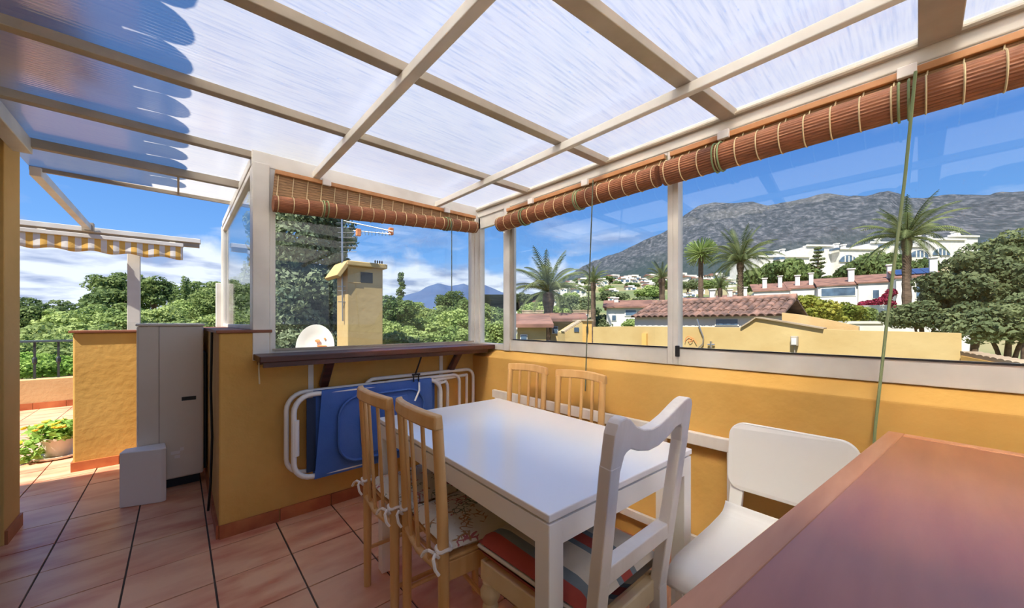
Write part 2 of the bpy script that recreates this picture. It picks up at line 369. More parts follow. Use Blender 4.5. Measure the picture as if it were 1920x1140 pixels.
# right wall with sloped plaster band under the window
wr = MB().prism([(1.913, 0), (1.913, .925), (1.985, .985), (2.1, .985), (2.1, 0)], lambda a, b: (a, -1.7, b), lambda a, b: (a, 2.622, b))
wr = struct(wr.build('wall_right', 'ochre', bevel=.006), 'ochre plastered wall under the long window')
# house wall on the left with its pillar and dark door
wl = MB().box((-.95, 3.33, 0), (-.70, 3.60, 2.80)).box((-.95, -1.7, 2.22), (-.70, 3.33, 2.80)).box((-.95, -1.7, 0), (-.70, 2.35, 2.22))
wl = struct(wl.build('wall_left', 'ochre_house', bevel=.004), 'ochre house wall with a pillar end beside the walkway')
skirt(wl, (-.70, 3.33), (-.70, 3.60), (1, 0)); skirt(wl, (-.70, 3.60), (-.95, 3.60), (0, 1))
d1 = thing('door_1', 'black metal door at the edge of the house wall', 'door', (-.76, 2.84, 0)); struct(d1)
MB().box((-.80, 2.35, 0), (-.74, 3.33, 2.22)).build('door_leaf', 'black', d1, world=True)
for z in (.55, 1.12, 1.68): MB().tube([(-.735, 3.24, z), (-.735, 3.33, z)], .012, 8).build('hinge', 'steel', d1, world=True, smooth=True)
# house body and tiled eave above the wall (casts the scalloped shade on the roof)
hb = struct(MB().box((-6.5, -1.8, -1), (-.95, 3.60, 2.80)).build('wall_house', 'ochre_house'), 'ochre body of the house')
rs = math.tan(math.radians(20))
er = MB().prism([(-.50, 2.80), (-6.6, 2.80+6.1*rs), (-6.6, 2.74+6.1*rs), (-.50, 2.74)], lambda a, b: (a, -1.9, b), lambda a, b: (a, 3.75, b))
er = struct(er.build('roof_eave', 'cap_tile'), 'clay tiled eave of the house')
# barrel tiles along the eave
hm = MB()
hp = [(math.cos(PI*i/8), math.sin(PI*i/8)) for i in range(9)]
sec = lambda r, x, dz: [(x, c*r, s*r+dz) for c, s in hp]
mb = MB(); nn = 9
vs = sec(.105, 0, 0)+sec(.085, -.55, .55*rs)+sec(.09, 0, 0)+sec(.07, -.55, .55*rs)
fs = [(i, i+1, nn+i+1, nn+i) for i in range(8)]+[(2*nn+i+1, 2*nn+i, 3*nn+i, 3*nn+i+1) for i in range(8)]+[(i+1, i, 2*nn+i, 2*nn+i+1) for i in range(8)]
mb.add(vs, fs); bt = mb.mesh('roof_tile', 'cap_tile')
for i in range(24): piece('roof_tile', bt, er, (-.40, -1.4+.215*i, 2.80), (0, 0, 0), (1, 1, 1.35))
# ---------------------------------------------------------------- translucent roof
ce = thing('ceiling', 'translucent corrugated plastic roof on white aluminium bars', 'roof'); ce['kind'] = 'structure'
ZB = 2.18
XE = [-.66, .665, 1.555, 1.985]
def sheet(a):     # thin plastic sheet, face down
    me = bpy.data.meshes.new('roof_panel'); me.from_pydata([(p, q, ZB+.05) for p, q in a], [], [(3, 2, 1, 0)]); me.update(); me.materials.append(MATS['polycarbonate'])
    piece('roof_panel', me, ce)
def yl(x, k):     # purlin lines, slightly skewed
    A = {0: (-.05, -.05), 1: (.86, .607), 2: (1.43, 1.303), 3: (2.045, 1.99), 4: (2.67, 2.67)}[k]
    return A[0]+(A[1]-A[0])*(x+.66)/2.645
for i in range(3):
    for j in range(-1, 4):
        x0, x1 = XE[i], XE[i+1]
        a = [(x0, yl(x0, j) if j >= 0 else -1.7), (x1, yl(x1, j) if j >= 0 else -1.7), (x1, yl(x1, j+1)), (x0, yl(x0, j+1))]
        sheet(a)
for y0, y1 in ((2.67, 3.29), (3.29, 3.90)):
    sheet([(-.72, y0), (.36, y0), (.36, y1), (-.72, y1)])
for k, w in ((0, .10), (1, .062), (2, .05), (3, .045)):
    x0 = -.66
    MB().beam((x0, yl(x0, k), ZB+.028), (1.985, yl(1.985, k), ZB+.028), w, .038).build('purlin', 'alu_dull', ce, bevel=.003)
MB().beam((-.66, 2.67, ZB+.028), (.36, 2.67, ZB+.028), .045, .038).build('purlin', 'alu_dull', ce, bevel=.003)
MB().beam((-.66, 3.29, ZB+.022), (.36, 3.29, ZB+.022), .04, .05).build('purlin', 'alu_dull', ce, bevel=.003)
MB().beam((-.72, 3.89, ZB+.04), (.36, 3.89, ZB+.04), .02, .03).build('purlin', 'alu_dull', ce)
MB().beam((.0, 3.31, ZB+.04), (.0, 3.88, ZB+.04), .012, .012).build('glazing_strip', 'alu_dull', ce)
for x, y1, w in ((.665, 2.65, .042), (1.555, 2.65, .032)):
    MB().beam((x, -1.7, ZB-.012), (x, y1, ZB-.012), w, .042).build('rafter', 'alu', ce, bevel=.004)
MB().beam((-.635, -1.7, ZB+.005), (-.635, 3.31, ZB+.005), .07, .08).build('wall_beam', 'alu', ce, bevel=.004)
MB().beam((.345, 2.66, ZB+.005), (.345, 4.62, ZB+.005), .05, .055).build('rafter', 'alu', ce, bevel=.004)
MB().beam((.32, 2.66, ZB+.008), (2.0, 2.66, ZB+.008), .06, .088).build('back_beam', 'alu', ce, bevel=.004)
MB().beam((2.0, -1.7, ZB+.005), (2.0, 2.70, ZB+.005), .07, .095).build('side_beam', 'alu', ce, bevel=.005)
MB().tube([(1.955, -1.7, ZB+.018), (1.955, 2.62, ZB+.018)], .012, 8).build('roof_seal', 'alu_dull', ce, smooth=True)
# ---------------------------------------------------------------- windows
def frame_rect(name, parent, plane, c, a0, a1, z0, z1, w, d, m='alu', wb=None):
    """four bars of a frame in plane 'x' or 'y' at coordinate c."""
    wb = wb or w
    P = (lambda a, z: (c, a, z)) if plane == 'x' else (lambda a, z: (a, c, z))
    up = (1, 0, 0) if plane == 'x' else (0, 1, 0)
    for (p, q, ww) in ((P(a0+w/2, z0), P(a0+w/2, z1), w), (P(a1-w/2, z0), P(a1-w/2, z1), w)):
        MB().beam(p, q, ww, d, up).build('stile', m, parent, bevel=.003, world=True)
    for (p, q, ww) in ((P(a0+w, z0+wb/2), P(a1-w, z0+wb/2), wb), (P(a0+w, z1-w/2), P(a1-w, z1-w/2), w)):
        MB().beam(p, q, ww, d, up).build('rail', m, parent, bevel=.003, world=True)
def pane(parent, plane, c, a0, a1, z0, z1):
    b = MB().box((c-.003, a0, z0), (c+.003, a1, z1)) if plane == 'x' else MB().box((a0, c-.003, z0), (a1, c+.003, z1))
    return b.build('pane', 'pane_glass', parent, world=True)
w1 = thing('window_1', 'back window over the dark shelf, in a white frame', 'window', (1.15, 2.66, 1.0)); struct(w1)
MB().beam((.365, 2.66, .985), (.365, 2.66, 2.16), .085, .085, (0, 1, 0)).build('post', 'alu', w1, bevel=.004, world=True)
MB().beam((1.975, 2.655, .985), (1.975, 2.655, 2.16), .07, .07, (0, 1, 0)).build('post', 'alu', w1, bevel=.004, world=True)
frame_rect('f', w1, 'y', 2.66, .41, 1.94, 1.0, 2.15, .03, .05, wb=.045)
pane(w1, 'y', 2.66, .435, 1.915, 1.04, 2.125)
MB().box((.425, 2.625, 1.04), (1.93, 2.635, 1.052)).build('glazing_bead', 'alu_dull', w1, world=True)
w2 = thing('window_2', 'near sash of the long right window, in a white frame', 'window', (2.0, -.3, .985)); struct(w2)
frame_rect('f', w2, 'x', 2.0, -1.68, .885, .985, 2.15, .028, .06, wb=.092)
pane(w2, 'x', 2.0, -1.66, .86, 1.07, 2.13)
MB().box((1.966, -1.65, 1.073), (1.974, .855, 1.080)).build('gasket', 'black', w2, world=True)
MB().box((1.952, .848, 1.03), (1.972, .866, 1.088)).build('latch', 'black', w2, world=True, bevel=.003)
w3 = thing('window_3', 'far sash of the long right window, in a white frame', 'window', (2.0, 1.6, .985)); struct(w3)
frame_rect('f', w3, 'x', 2.0, .885, 2.26, .985, 2.15, .03, .06, wb=.092)
MB().beam((1.995, 2.225, .985), (1.995, 2.225, 2.15), .07, .075, (1, 0, 0)).build('post', 'alu', w3, world=True, bevel=.003)
MB().beam((1.972, 2.172, 1.075), (1.972, 2.172, 2.12), .025, .02, (1, 0, 0)).build('slide_channel', 'alu_dull', w3, world=True)
pane(w3, 'x', 2.0, .91, 2.19, 1.07, 2.13)
MB().box((1.966, .915, 1.073), (1.974, 2.18, 1.080)).build('gasket', 'black', w3, world=True)
w4 = thing('window_4', 'narrow corner pane between the back and right windows', 'window', (2.0, 2.45, .985)); struct(w4)
frame_rect('f', w4, 'x', 2.0, 2.26, 2.62, .985, 2.15, .025, .05, wb=.05)
pane(w4, 'x', 2.0, 2.28, 2.60, 1.03, 2.125)
MB().beam((1.99, 2.27, 2.085), (1.99, 2.62, 2.085), .09, .03, (1, 0, 0)).build('head_strip', 'alu', w4, world=True)
w5 = thing('window_5', 'glass side screen standing on the low wall', 'window', (.345, 3.65, 1.168)); struct(w5)
frame_rect('f', w5, 'x', .345, 2.71, 4.62, 1.168, 2.155, .04, .04, wb=.03)
pane(w5, 'x', .345, 2.74, 4.58, 1.19, 2.13)
MB().beam((.345, 4.64, 1.145), (.345, 4.64, 2.16), .06, .06, (0, 1, 0)).build('post', 'alu', w5, world=True, bevel=.003)
MB().beam((.325, 4.66, 1.145), (.325, 4.66, 1.60), .10, .09, (0, 1, 0)).build('post_sleeve', 'alu', w5, world=True, bevel=.003)
# ---------------------------------------------------------------- far parapet and railing
pf = struct(MB().box((-4.4, 8.28, -.2), (1.5, 8.5, .416)).build('wall_parapet', 'ochre_pale', bevel=.01), 'low pale ochre parapet at the far end of the terrace')
skirt(pf, (-2.4, 8.28), (-.3, 8.28), (0, -1), h=.09)
rl = thing('railing', 'grey blue metal railing on the far parapet', 'railing', (-1.4, 8.39, .416))
MB().beam((-4.3, 8.39, .945), (1.4, 8.39, .945), .05, .03).build('handrail', 'rail_blue', rl, world=True, bevel=.004)
bme = MB().beam((0, 0, 0), (0, 0, .515), .022, .022, (0, 1, 0)).mesh('baluster', 'rail_dark'); knob = MB().lathe([(.012, .2), (.024, .23), (.024, .28), (.012, .31)], n=8).mesh('collar', 'rail_dark')
for i in range(26):
    b = piece('baluster', bme, rl, (-4.3+.215*i+1.4, 0, 0)); piece('collar', knob, b)
# ================================================================== FURNITURE
# ---- white dining table
T = thing('dining_table', 'white lacquered rectangular dining table in the middle of the room', 'table', (1.070, 1.174, 0), math.radians(-2.9))
tw, tl = .748, 1.185
MB().box((-tw/2, -tl/2, .722), (tw/2, tl/2, .742)).build('table_top', 'white_lacquer', T, bevel=.003)
for s in (-1, 1):
    MB().box((s*(tw/2-.012)-.010, -tl/2+.05, .655), (s*(tw/2-.012)+.010, tl/2-.05, .716)).build('apron', 'white_satin', T)
    MB().box((-tw/2+.05, s*(tl/2-.012)-.010, .655), (tw/2-.05, s*(tl/2-.012)+.010, .716)).build('apron', 'white_satin', T)
    for q in (-1, 1):
        MB().box((s*(tw/2-.028)-.026, q*(tl/2-.028)-.026, 0), (s*(tw/2-.028)+.026, q*(tl/2-.028)+.026, .716)).build('leg', 'white_satin', T, bevel=.003)
MB().box((-tw/2+.02, -tl/2+.02, .712), (tw/2-.02, tl/2-.02, .722)).build('gap_shade', 'black', T)  # black sheet colours in the shade of the gap under the top
# ---- beech chairs
def beech_chair(label):
    c = thing('dining_chair', label, 'chair', group='beech slat-back chairs around the white table')
    hw = .163
    for s in (-1, 1):
        MB().tube([(-.20, s*hw, 0), (-.20, s*hw, .40), (-.205, s*hw, .60), (-.222, s*hw, .885)], [.0165, .019, .0185, .018], 12).build('back_post', 'beech', c, smooth=True)
        MB().tube([(.17, s*(hw+.01), 0), (.17, s*(hw+.01), .44)], [.015, .019], 12).build('leg', 'beech', c, smooth=True)
        MB().tube([(-.20, s*hw, .17), (.17, s*(hw+.01), .17)], .009, 8).build('stretcher', 'beech', c, smooth=True)
        MB().box((-.195, s*(hw-.004)-.010, .378), (.17, s*(hw-.004)+.010, .440)).build('seat_rail', 'beech', c, bevel=.003)
    MB().tube([(.02, -hw, .17), (.02, hw, .17)], .009, 8).build('stretcher', 'beech', c, smooth=True)
    MB().box((.150, -hw, .378), (.170, hw, .440)).build('seat_rail', 'beech', c, bevel=.003)
    MB().box((-.185, -hw-.005, .440), (.185, hw+.005, .454)).build('seat', 'beech', c, bevel=.006)
    # curved crest rail
    r = MB(); n = 12; vs = []
    for i in range(n+1):
        t = i/n; y = -hw-.019+(2*hw+.038)*t; b = -.032*math.sin(PI*t)**.8 if 0 < t < 1 else 0
        for dx, z in ((-.017, .872), (-.014, .918), (.012, .922), (.017, .872)): vs.append((-.224+b+dx, y, z+.008*math.sin(PI*t)))
    fs = [(4*i+j, 4*i+(j+1) % 4, 4*i+4+(j+1) % 4, 4*i+4+j) for i in range(n) for j in range(4)]+[(0, 1, 2, 3), (4*n+3, 4*n+2, 4*n+1, 4*n)]
    r.add(vs, fs); r.build('crest_rail', 'beech', c, smooth=True, bevel=.006)
    MB().tube([(-.203, -hw, .412), (-.218, 0, .412), (-.203, hw, .412)], .0135, 10).build('lower_rail', 'beech', c, smooth=True)
    for y in (-.083, 0, .083):
        MB().beam((-.213-.006*(1-abs(y)/.1), y, .41), (-.248+.1*abs(y), y, .885), .017, .011, (1, 0, 0)).build('slat', 'beech', c, bevel=.003)
    return c
def pad_cushion(label):
    c = thing('seat_cushion', label, 'cushion', group='floral tie-on pads on the beech chairs')
    def top(sgn):
        def f(u, v):
            x = -.19+.40*u; y = (v-.5)*2*(.165+.02*u); e = min(1, min(u, 1-u, v, 1-v)*9); return (x, y, .476+sgn*.02*math.sqrt(max(0, e*(2-e)))+.004*math.sin(9*u+2)*math.sin(8*v))
        return f
    MB().grid(16, 16, top(1)).grid(16, 16, top(-1)).build('pad', 'floral', c, smooth=True)
    for s in (-1, 1):
        y = s*.163; k = .024
        MB().tube([(-.2+k*math.cos(t), y+k*math.sin(t), .490+.004*math.sin(3*t)) for t in [2*PI*i/14 for i in range(14)]], .006, 6, closed=True).build('tie', 'ribbon', c, smooth=True)
        MB().tube([(-.222, y-.01, .472), (-.240, y-.02, .492), (-.252, y-.035, .488), (-.250, y-.045, .462), (-.240, y-.05, .445)], .0055, 6).build('tie', 'ribbon', c, smooth=True)
        MB().tube([(-.222, y+.01, .472), (-.24, y+.028, .482), (-.245, y+.05, .468), (-.25, y+.06, .45)], .0055, 6).build('tie', 'ribbon', c, smooth=True)
    return c
spots = [(.845, 1.160, math.radians(-6), 'front'), (.838, 1.533, math.radians(-3), 'rear'), (1.512, 1.335, PI+math.radians(-2), 'far'), (1.522, 1.775, PI, 'farther')]
clab = {'front': 'beech slat-back chair on the near left side, closest to the striped cushion', 'rear': 'beech slat-back chair on the left side, beside the folded blue lounger',
        'far': 'beech slat-back chair across the table, right one by the ochre wall', 'farther': 'beech slat-back chair across the table, left one near the room corner'}
plab = {'front': 'floral cream seat pad on the near left beech chair', 'rear': 'floral cream seat pad on the beech chair beside the blue lounger',
        'far': 'floral seat pad under the table on the right of the two far chairs', 'farther': 'floral seat pad on the far chair near the room corner'}
c0 = beech_chair(clab['front']); p0 = pad_cushion(plab['front'])
for i, (x, y, a, k) in enumerate(spots):
    if i == 0:
        for o in (c0, p0): o.location = (x, y, 0); o.rotation_euler.z = a
    else:
        dup(c0, (x, y, 0), a, clab[k])
        if i < 3: dup(p0, (x, y, 0), a, plab[k])
# ---- old white chair at the table's near end
Q = thing('side_chair', 'old whitewashed wooden chair with wavy open back at the table end', 'chair', (.915, .735, 0), math.radians(-1))
def crest():
    # wavy yoke rail between two round-shouldered posts, drawn in (x,z), raked back
    top = [(-.198, .80), (-.198, .955), (-.193, .978), (-.178, .993), (-.158, .996), (-.138, .988), (-.11, .968), (-.07, .951), (-.03, .944), (.01, .948), (.06, .962), (.11, .983), (.14, .994), (.165, .998), (.185, .993), (.197, .975), (.199, .955), (.198, .80)]
    bot = [(.155, .80), (.153, .918), (.13, .925), (.10, .922), (.06, .905), (.02, .893), (-.03, .89), (-.08, .897), (-.13, .912), (-.153, .905), (-.155, .80)]
    return top+bot
rk = lambda z: -.205-.075*max(0, (z-.45))/.55
poly = crest()
mb = MB(); k = len(poly)
# triangulate through bmesh-friendly strips: left post top, yoke, right post top
def slab(mb, pts, th=.030):
    mb.prism(pts, lambda a, b: (a, rk(b)-th/2, b), lambda a, b: (a, rk(b)+th/2, b))
xs = [i/24 for i in range(25)]
def topz(x): 
    P = [(-.198, .955), (-.193, .978), (-.178, .993), (-.158, .996), (-.138, .988), (-.11, .968), (-.07, .951), (-.03, .944), (.01, .948), (.06, .962), (.11, .983), (.14, .994), (.165, .998), (.185, .993), (.197, .972)]
    return float(np.interp(x, [p[0] for p in P], [p[1] for p in P]))
def botz(x):
    P = [(-.155, .88), (-.145, .905), (-.12, .912), (-.08, .897), (-.03, .886), (.02, .888), (.06, .900), (.11, .922), (.14, .924), (.155, .90)]
    return float(np.interp(x, [p[0] for p in P], [p[1] for p in P]))
X = [-.197+.394*i/40 for i in range(41)]
up = [(x, topz(x)) for x in X]; dn = [(x, botz(x) if abs(x) < .156 else .86) for x in X]
vs = []; fs = []; th = .016
for (x, zt), (_, zb) in zip(up, dn):
    for z in (zb, zt):
        for sy in (-1, 1): vs.append((x, rk(z)+sy*th, z))
for i in range(40):
    a = 4*i; b = a+4
    fs += [(a, a+2, b+2, b), (a+1, b+1, b+3, a+3), (a+2, a+3, b+3, b+2), (a, b, b+1, a+1)]
fs += [(0, 1, 3, 2), (160, 162, 163, 161)]
mb.add(vs, fs).build('crest_rail', 'white_paint', Q, bevel=.004)
for s in (-1, 1):
    x0 = s*.160; x1 = s*.177
    MB().beam((x0, rk(.42)+.0, .42), (x1, rk(.885), .885), .046, .033, (0, 1, 0), w2=.042).build('back_post', 'white_paint', Q, bevel=.004)
    MB().beam((x0, -.215, .0), (x0, -.205, .43), .036, .036, (0, 1, 0), w2=.044).build('leg', 'white_paint', Q, bevel=.003)
    MB().lathe([(.011, 0), (.016, .03), (.014, .06), (.021, .20), (.026, .30), (.021, .315), (.032, .335), (.033, .352), (.024, .368), (.026, .382)], (s*.175, .185, 0), 16).build('leg', 'cream_paint', Q, smooth=True)
    MB().beam((s*.160, -.19, .412), (s*.180, .20, .412), .028, .062).build('seat_rail', 'cream_paint', Q, bevel=.004)
    MB().beam((s*.160, -.19, .18), (s*.190, .185, .18), .018, .022).build('stretcher', 'cream_paint', Q)
MB().beam((-.194, .200, .412), (.194, .200, .412), .028, .062).build('seat_rail', 'cream_paint', Q, bevel=.004)
MB().beam((-.170, -.19, .412), (.170, -.19, .412), .028, .062).build('seat_rail', 'cream_paint', Q, bevel=.004)
MB().box((-.17, -.18, .425), (.17, .19, .440)).build('seat', 'cream_paint', Q)
MB().beam((-.160, rk(.60), .603), (.165, rk(.60), .603), .036, .042).build('cross_rail', 'white_paint', Q, bevel=.003)
cu = thing('chair_cushion', 'thick cream cushion with red and grey stripes on the old white chair', 'cushion', (.915, .735, 0), math.radians(-1))
def puff(sgn):
    def f(u, v):
        e = min(u, 1-u, v, 1-v)*2; h = (1-(1-min(1, e*1.7))**2)**.5
        wid = .184+.018*v; return ((u-.5)*2*wid*(1-.02*(1-h)), -.196+.418*v, .492+sgn*(.012+.042*h)-.004)
    return f
MB().grid(22, 22, puff(1)).grid(22, 22, puff(-1)).build('pad', 'cushion_stripe', cu, smooth=True)
MB().tube([(-.178, -.172, .488), (.178, -.172, .488), (.196, .216, .488), (-.196, .216, .488)], .007, 6, closed=True).build('piping', 'cushion_white', cu, smooth=True)
# ---- modern white chair by the right wall
K = thing('modern_chair', 'smooth white moulded chair with solid rounded backrest against the wall', 'chair', (1.375, .325, 0), PI)
hw = .195
prof = [(-.262, .492), (-.250, .470), (-.232, .456), (-.20, .449), (-.10, .445), (.02, .447), (.12, .450), (.18, .448), (.215, .438), (.235, .418), (.243, .392)]
def seatf(u, v):
    t = u*(len(prof)-1); i = min(int(t), len(prof)-2); f = t-i; x = prof[i][0]*(1-f)+prof[i+1][0]*f; z = prof[i][1]*(1-f)+prof[i+1][1]*f
    return (x, (v-.5)*2*(hw+.012*u), z-.006*math.cos((v-.5)*PI))
MB().grid(30, 8, seatf).build('seat', 'white_satin', K, smooth=True, solid=.014)
bp = rrect(.40, .262, .055, 8)
def bk(th): return lambda a, b: (-.285-.16*(b+.131)-.020*math.cos(a/.2*PI/2)+th, a, .672+b)
mb = MB(); mb.prism(bp, bk(.007), bk(-.007)); bo = mb.build('backrest', 'white_satin', K, bevel=.004)
for s in (-1, 1):
    MB().beam((-.222, s*.165, 0), (-.262, s*.165, .46), .022, .036, (1, 0, 0)).build('leg', 'white_satin', K, bevel=.003)
    MB().beam((-.262, s*.168, .40), (-.345, s*.168, .66), .046, .022, (1, 0, 0)).build('back_support', 'white_satin', K, bevel=.003)
    MB().beam((.20, s*.175, 0), (.205, s*.175, .43), .024, .036, (1, 0, 0)).build('leg', 'white_satin', K, bevel=.003)
    MB().beam((-.24, s*.165, .405), (.20, s*.172, .405), .02, .045).build('seat_rail', 'white_satin', K)
MB().beam((-.332, -.165, .60), (-.332, .165, .60), .035, .02, (1, 0, 0)).build('back_rail', 'white_satin', K)
# ---- brown counter table in the foreground
B = thing('wooden_table', 'large reddish brown wooden table in the right foreground', 'table', (1.85, .07, 0), math.atan2(.155, -1.37))
L_, D_ = 1.62, .86     # local +x runs away from the window, local +y towards the viewer side
e = .040
MB().box((e, e, .800), (L_-e, D_-e, .8275)).build('table_panel', 'brown_top', B)
MB().box((0, 0, .790), (L_, e, .830)).build('border_board', 'brown_edge', B, bevel=.003)
MB().box((0, D_-e, .790), (L_, D_, .830)).build('border_board', 'brown_edge', B, bevel=.003)
MB().box((0, e, .790), (e, D_-e, .830)).build('border_board', 'brown_edge', B, bevel=.003)
MB().box((L_-e, e, .790), (L_, D_-e, .830)).build('border_board', 'brown_edge', B, bevel=.003)
for x in (.07, L_-.07):
    for y in (.07, D_-.07): MB().box((x-.035, y-.035, 0), (x+.035, y+.035, .79)).build('leg', 'brown_edge', B, bevel=.004)
for y in (.06, D_-.06): MB().box((.1, y-.012, .70), (L_-.1, y+.012, .79)).build('apron', 'brown_top', B)
for x in (.06, L_-.06): MB().box((x-.012, .1, .70), (x+.012, D_-.1, .79)).build('apron', 'brown_top', B)
# ---- white rail frame along the right wall
F = thing('bench_frame', 'narrow white wooden bench frame along the ochre right wall', 'bench', (1.88, 1.45, 0))
MB().box((1.868, .50, .612), (1.900, 2.30, .672)).build('top_rail', 'white_paint', F, world=True, bevel=.004)
for y in (.565, .905, 2.24):
    MB().box((1.866, y-.025, 0), (1.898, y+.025, .612)).build('leg', 'white_paint', F, world=True, bevel=.003)
MB().box((1.874, .59, .12), (1.894, 2.215, .16)).build('stretcher', 'white_paint', F, world=True)
# ---- dark shelf under the back window
S = thing('wall_shelf', 'dark wooden shelf board under the back window', 'shelf', (1.14, 2.5, 1.0))
MB().box((.325, 2.385, .990), (1.972, 2.622, 1.026)).build('board', 'dark_wood', S, world=True, bevel=.005)
MB().box((.345, 2.40, .962), (1.905, 2.425, .990)).build('batten', 'dark_wood', S, world=True)
MB().box((.345, 2.605, .962), (1.905, 2.622, .990)).build('batten', 'dark_wood', S, world=True)
for x in (.70, 1.66):
    MB().beam((x, 2.45, .985), (x, 2.600, .80), .042, .055, (1, 0, 0)).build('bracket', 'dark_wood', S, world=True, bevel=.012)
    MB().box((x-.085, 2.613, .71), (x-.055, 2.622, .965)).build('metal_strip', 'white_tube', S, world=True)
MB().tube([(.332, 2.46, .99), (.33, 2.45, .93), (.333, 2.45, .87)], .004, 6).build('string', 'tie', S, world=True)
hk = MB().tube([(1.30, 2.41, .962), (1.29, 2.44, .89), (1.275, 2.455, .83)], .006, 6)
hk.tube([(1.255, 2.44, .835), (1.255, 2.44, .79), (1.275, 2.47, .778), (1.275, 2.51, .79)], .005, 6).tube([(1.295, 2.44, .835), (1.295, 2.44, .79), (1.315, 2.47, .778), (1.315, 2.51, .79)], .005, 6).beam((1.245, 2.44, .835), (1.305, 2.44, .835), .012, .012)
tag(hk.build('hook', 'black', smooth=True), 'black wire hook under the shelf holding a white tube', 'hook')
# ---- folded loungers against the back wall
def loop(x0, x1, z0, z1, y, r=.09, n=6, yr=None):
    pts = []
    for (cx, cz, a0) in ((x1-r, z1-r, 0), (x0+r, z1-r, PI/2), (x0+r, z0+r, PI), (x1-r, z0+r, 1.5*PI)):
        for i in range(n+1): t = a0+PI/2*i/n; pts.append((cx+r*math.cos(t), y, cz+r*math.sin(t)))
    return pts
A = thing('sun_lounger', 'folded sun lounger, blue fabric, white tube, nearest the room', 'lounger', (1.05, 2.47, 0))
MB().tube(loop(.505, 1.50, .275, .775, 2.475, .10), .0155, 10, closed=True).build('frame', 'white_tube', A, smooth=True, world=True)
MB().tube([(.515, 2.475, .42), (.515, 2.475, .63)], .019, 10).build('sleeve', 'white_tube', A, smooth=True, world=True)
def fab(u, v):
    t = v*2*PI; zc = .525; hz = .250+.018; x = .612+.80*u+.02*math.cos(t)*.0
    z = zc+hz*max(-1, min(1, 1.06*math.cos(t)))*(1-.0*u); y = 2.475-.022*math.copysign(abs(math.sin(t))**.35, math.sin(t))
    if math.sin(t) > 0: x += (.04*(1-u))*(z-zc+.26)/.52
    return (x, y+.006*math.sin(6*u)*math.sin(t), z)
MB().grid(20, 32, fab).build('fabric', 'blue_fabric', A, smooth=True, world=True)
hp_ = rrect(.60, .42, .13, 8)
MB().prism(hp_, lambda a, b: (1.04+a, 2.435, .53+b), lambda a, b: (1.04+a, 2.451, .53+b)).build('head_pad', 'blue_fabric', A, bevel=.006, world=True)
MB().tube([(1.04+a*.985, 2.430, .53+b*.985) for a, b in hp_], .009, 6, closed=True).build('piping', 'blue_fabric', A, smooth=True, world=True)
MB().prism([(.90, .70), (1.20, .70), (1.20, .37), (.90, .35), (.875, .45), (.872, .6)], lambda a, b: (a, 2.426, b), lambda a, b: (a, 2.434, b)).build('pocket', 'blue_fabric', A, world=True, bevel=.003)
MB().box((.885, 2.424, .335), (.925, 2.432, .352)).build('care_tag', 'plastic_white', A, world=True)
MB().box((.575, 2.483, .30), (.625, 2.490, .75)).build('strap_panel', 'blue_dark', A, world=True)
MB().tube([(1.30, 2.44, .775), (1.29, 2.42, .72), (1.255, 2.42, .65)], .007, 8).build('arm_strut', 'white_tube', A, smooth=True, world=True)
Bq = thing('sun_lounger', 'folded sun lounger behind the front one, white legs reaching the room corner', 'lounger', (1.2, 2.55, 0))
MB().tube(loop(.478, 1.60, .295, .785, 2.535, .10), .0135, 10, closed=True).build('frame', 'white_tube', Bq, smooth=True, world=True)
MB().tube(loop(.95, 1.875, .33, .815, 2.565, .07), .0135, 10, closed=True).build('leg_frame', 'white_tube', Bq, smooth=True, world=True)
MB().tube(loop(1.05, 1.70, .36, .79, 2.515, .06), .013, 10, closed=True).build('leg_frame', 'white_tube', Bq, smooth=True, world=True)
MB().tube([(1.45, 2.505, .765), (1.80, 2.55, .772)], .012, 10).build('strut', 'white_tube', Bq, smooth=True, world=True)
MB().tube([(1.80, 2.555, .36), (1.80, 2.555, .772)], .012, 10).build('strut', 'white_tube', Bq, smooth=True, world=True)
MB().tube([(1.50, 2.50, .30), (1.50, 2.50, .735), (1.56, 2.50, .745)], .012, 10).build('strut', 'white_tube', Bq, smooth=True, world=True)
MB().box((1.485, 2.49, .725), (1.515, 2.512, .755)).build('hinge', 'plastic_white', Bq, world=True, bevel=.003)
MB().box((.68, 2.528, .31), (1.48, 2.540, .77)).build('fabric', 'blue_fabric', Bq, world=True, bevel=.004)
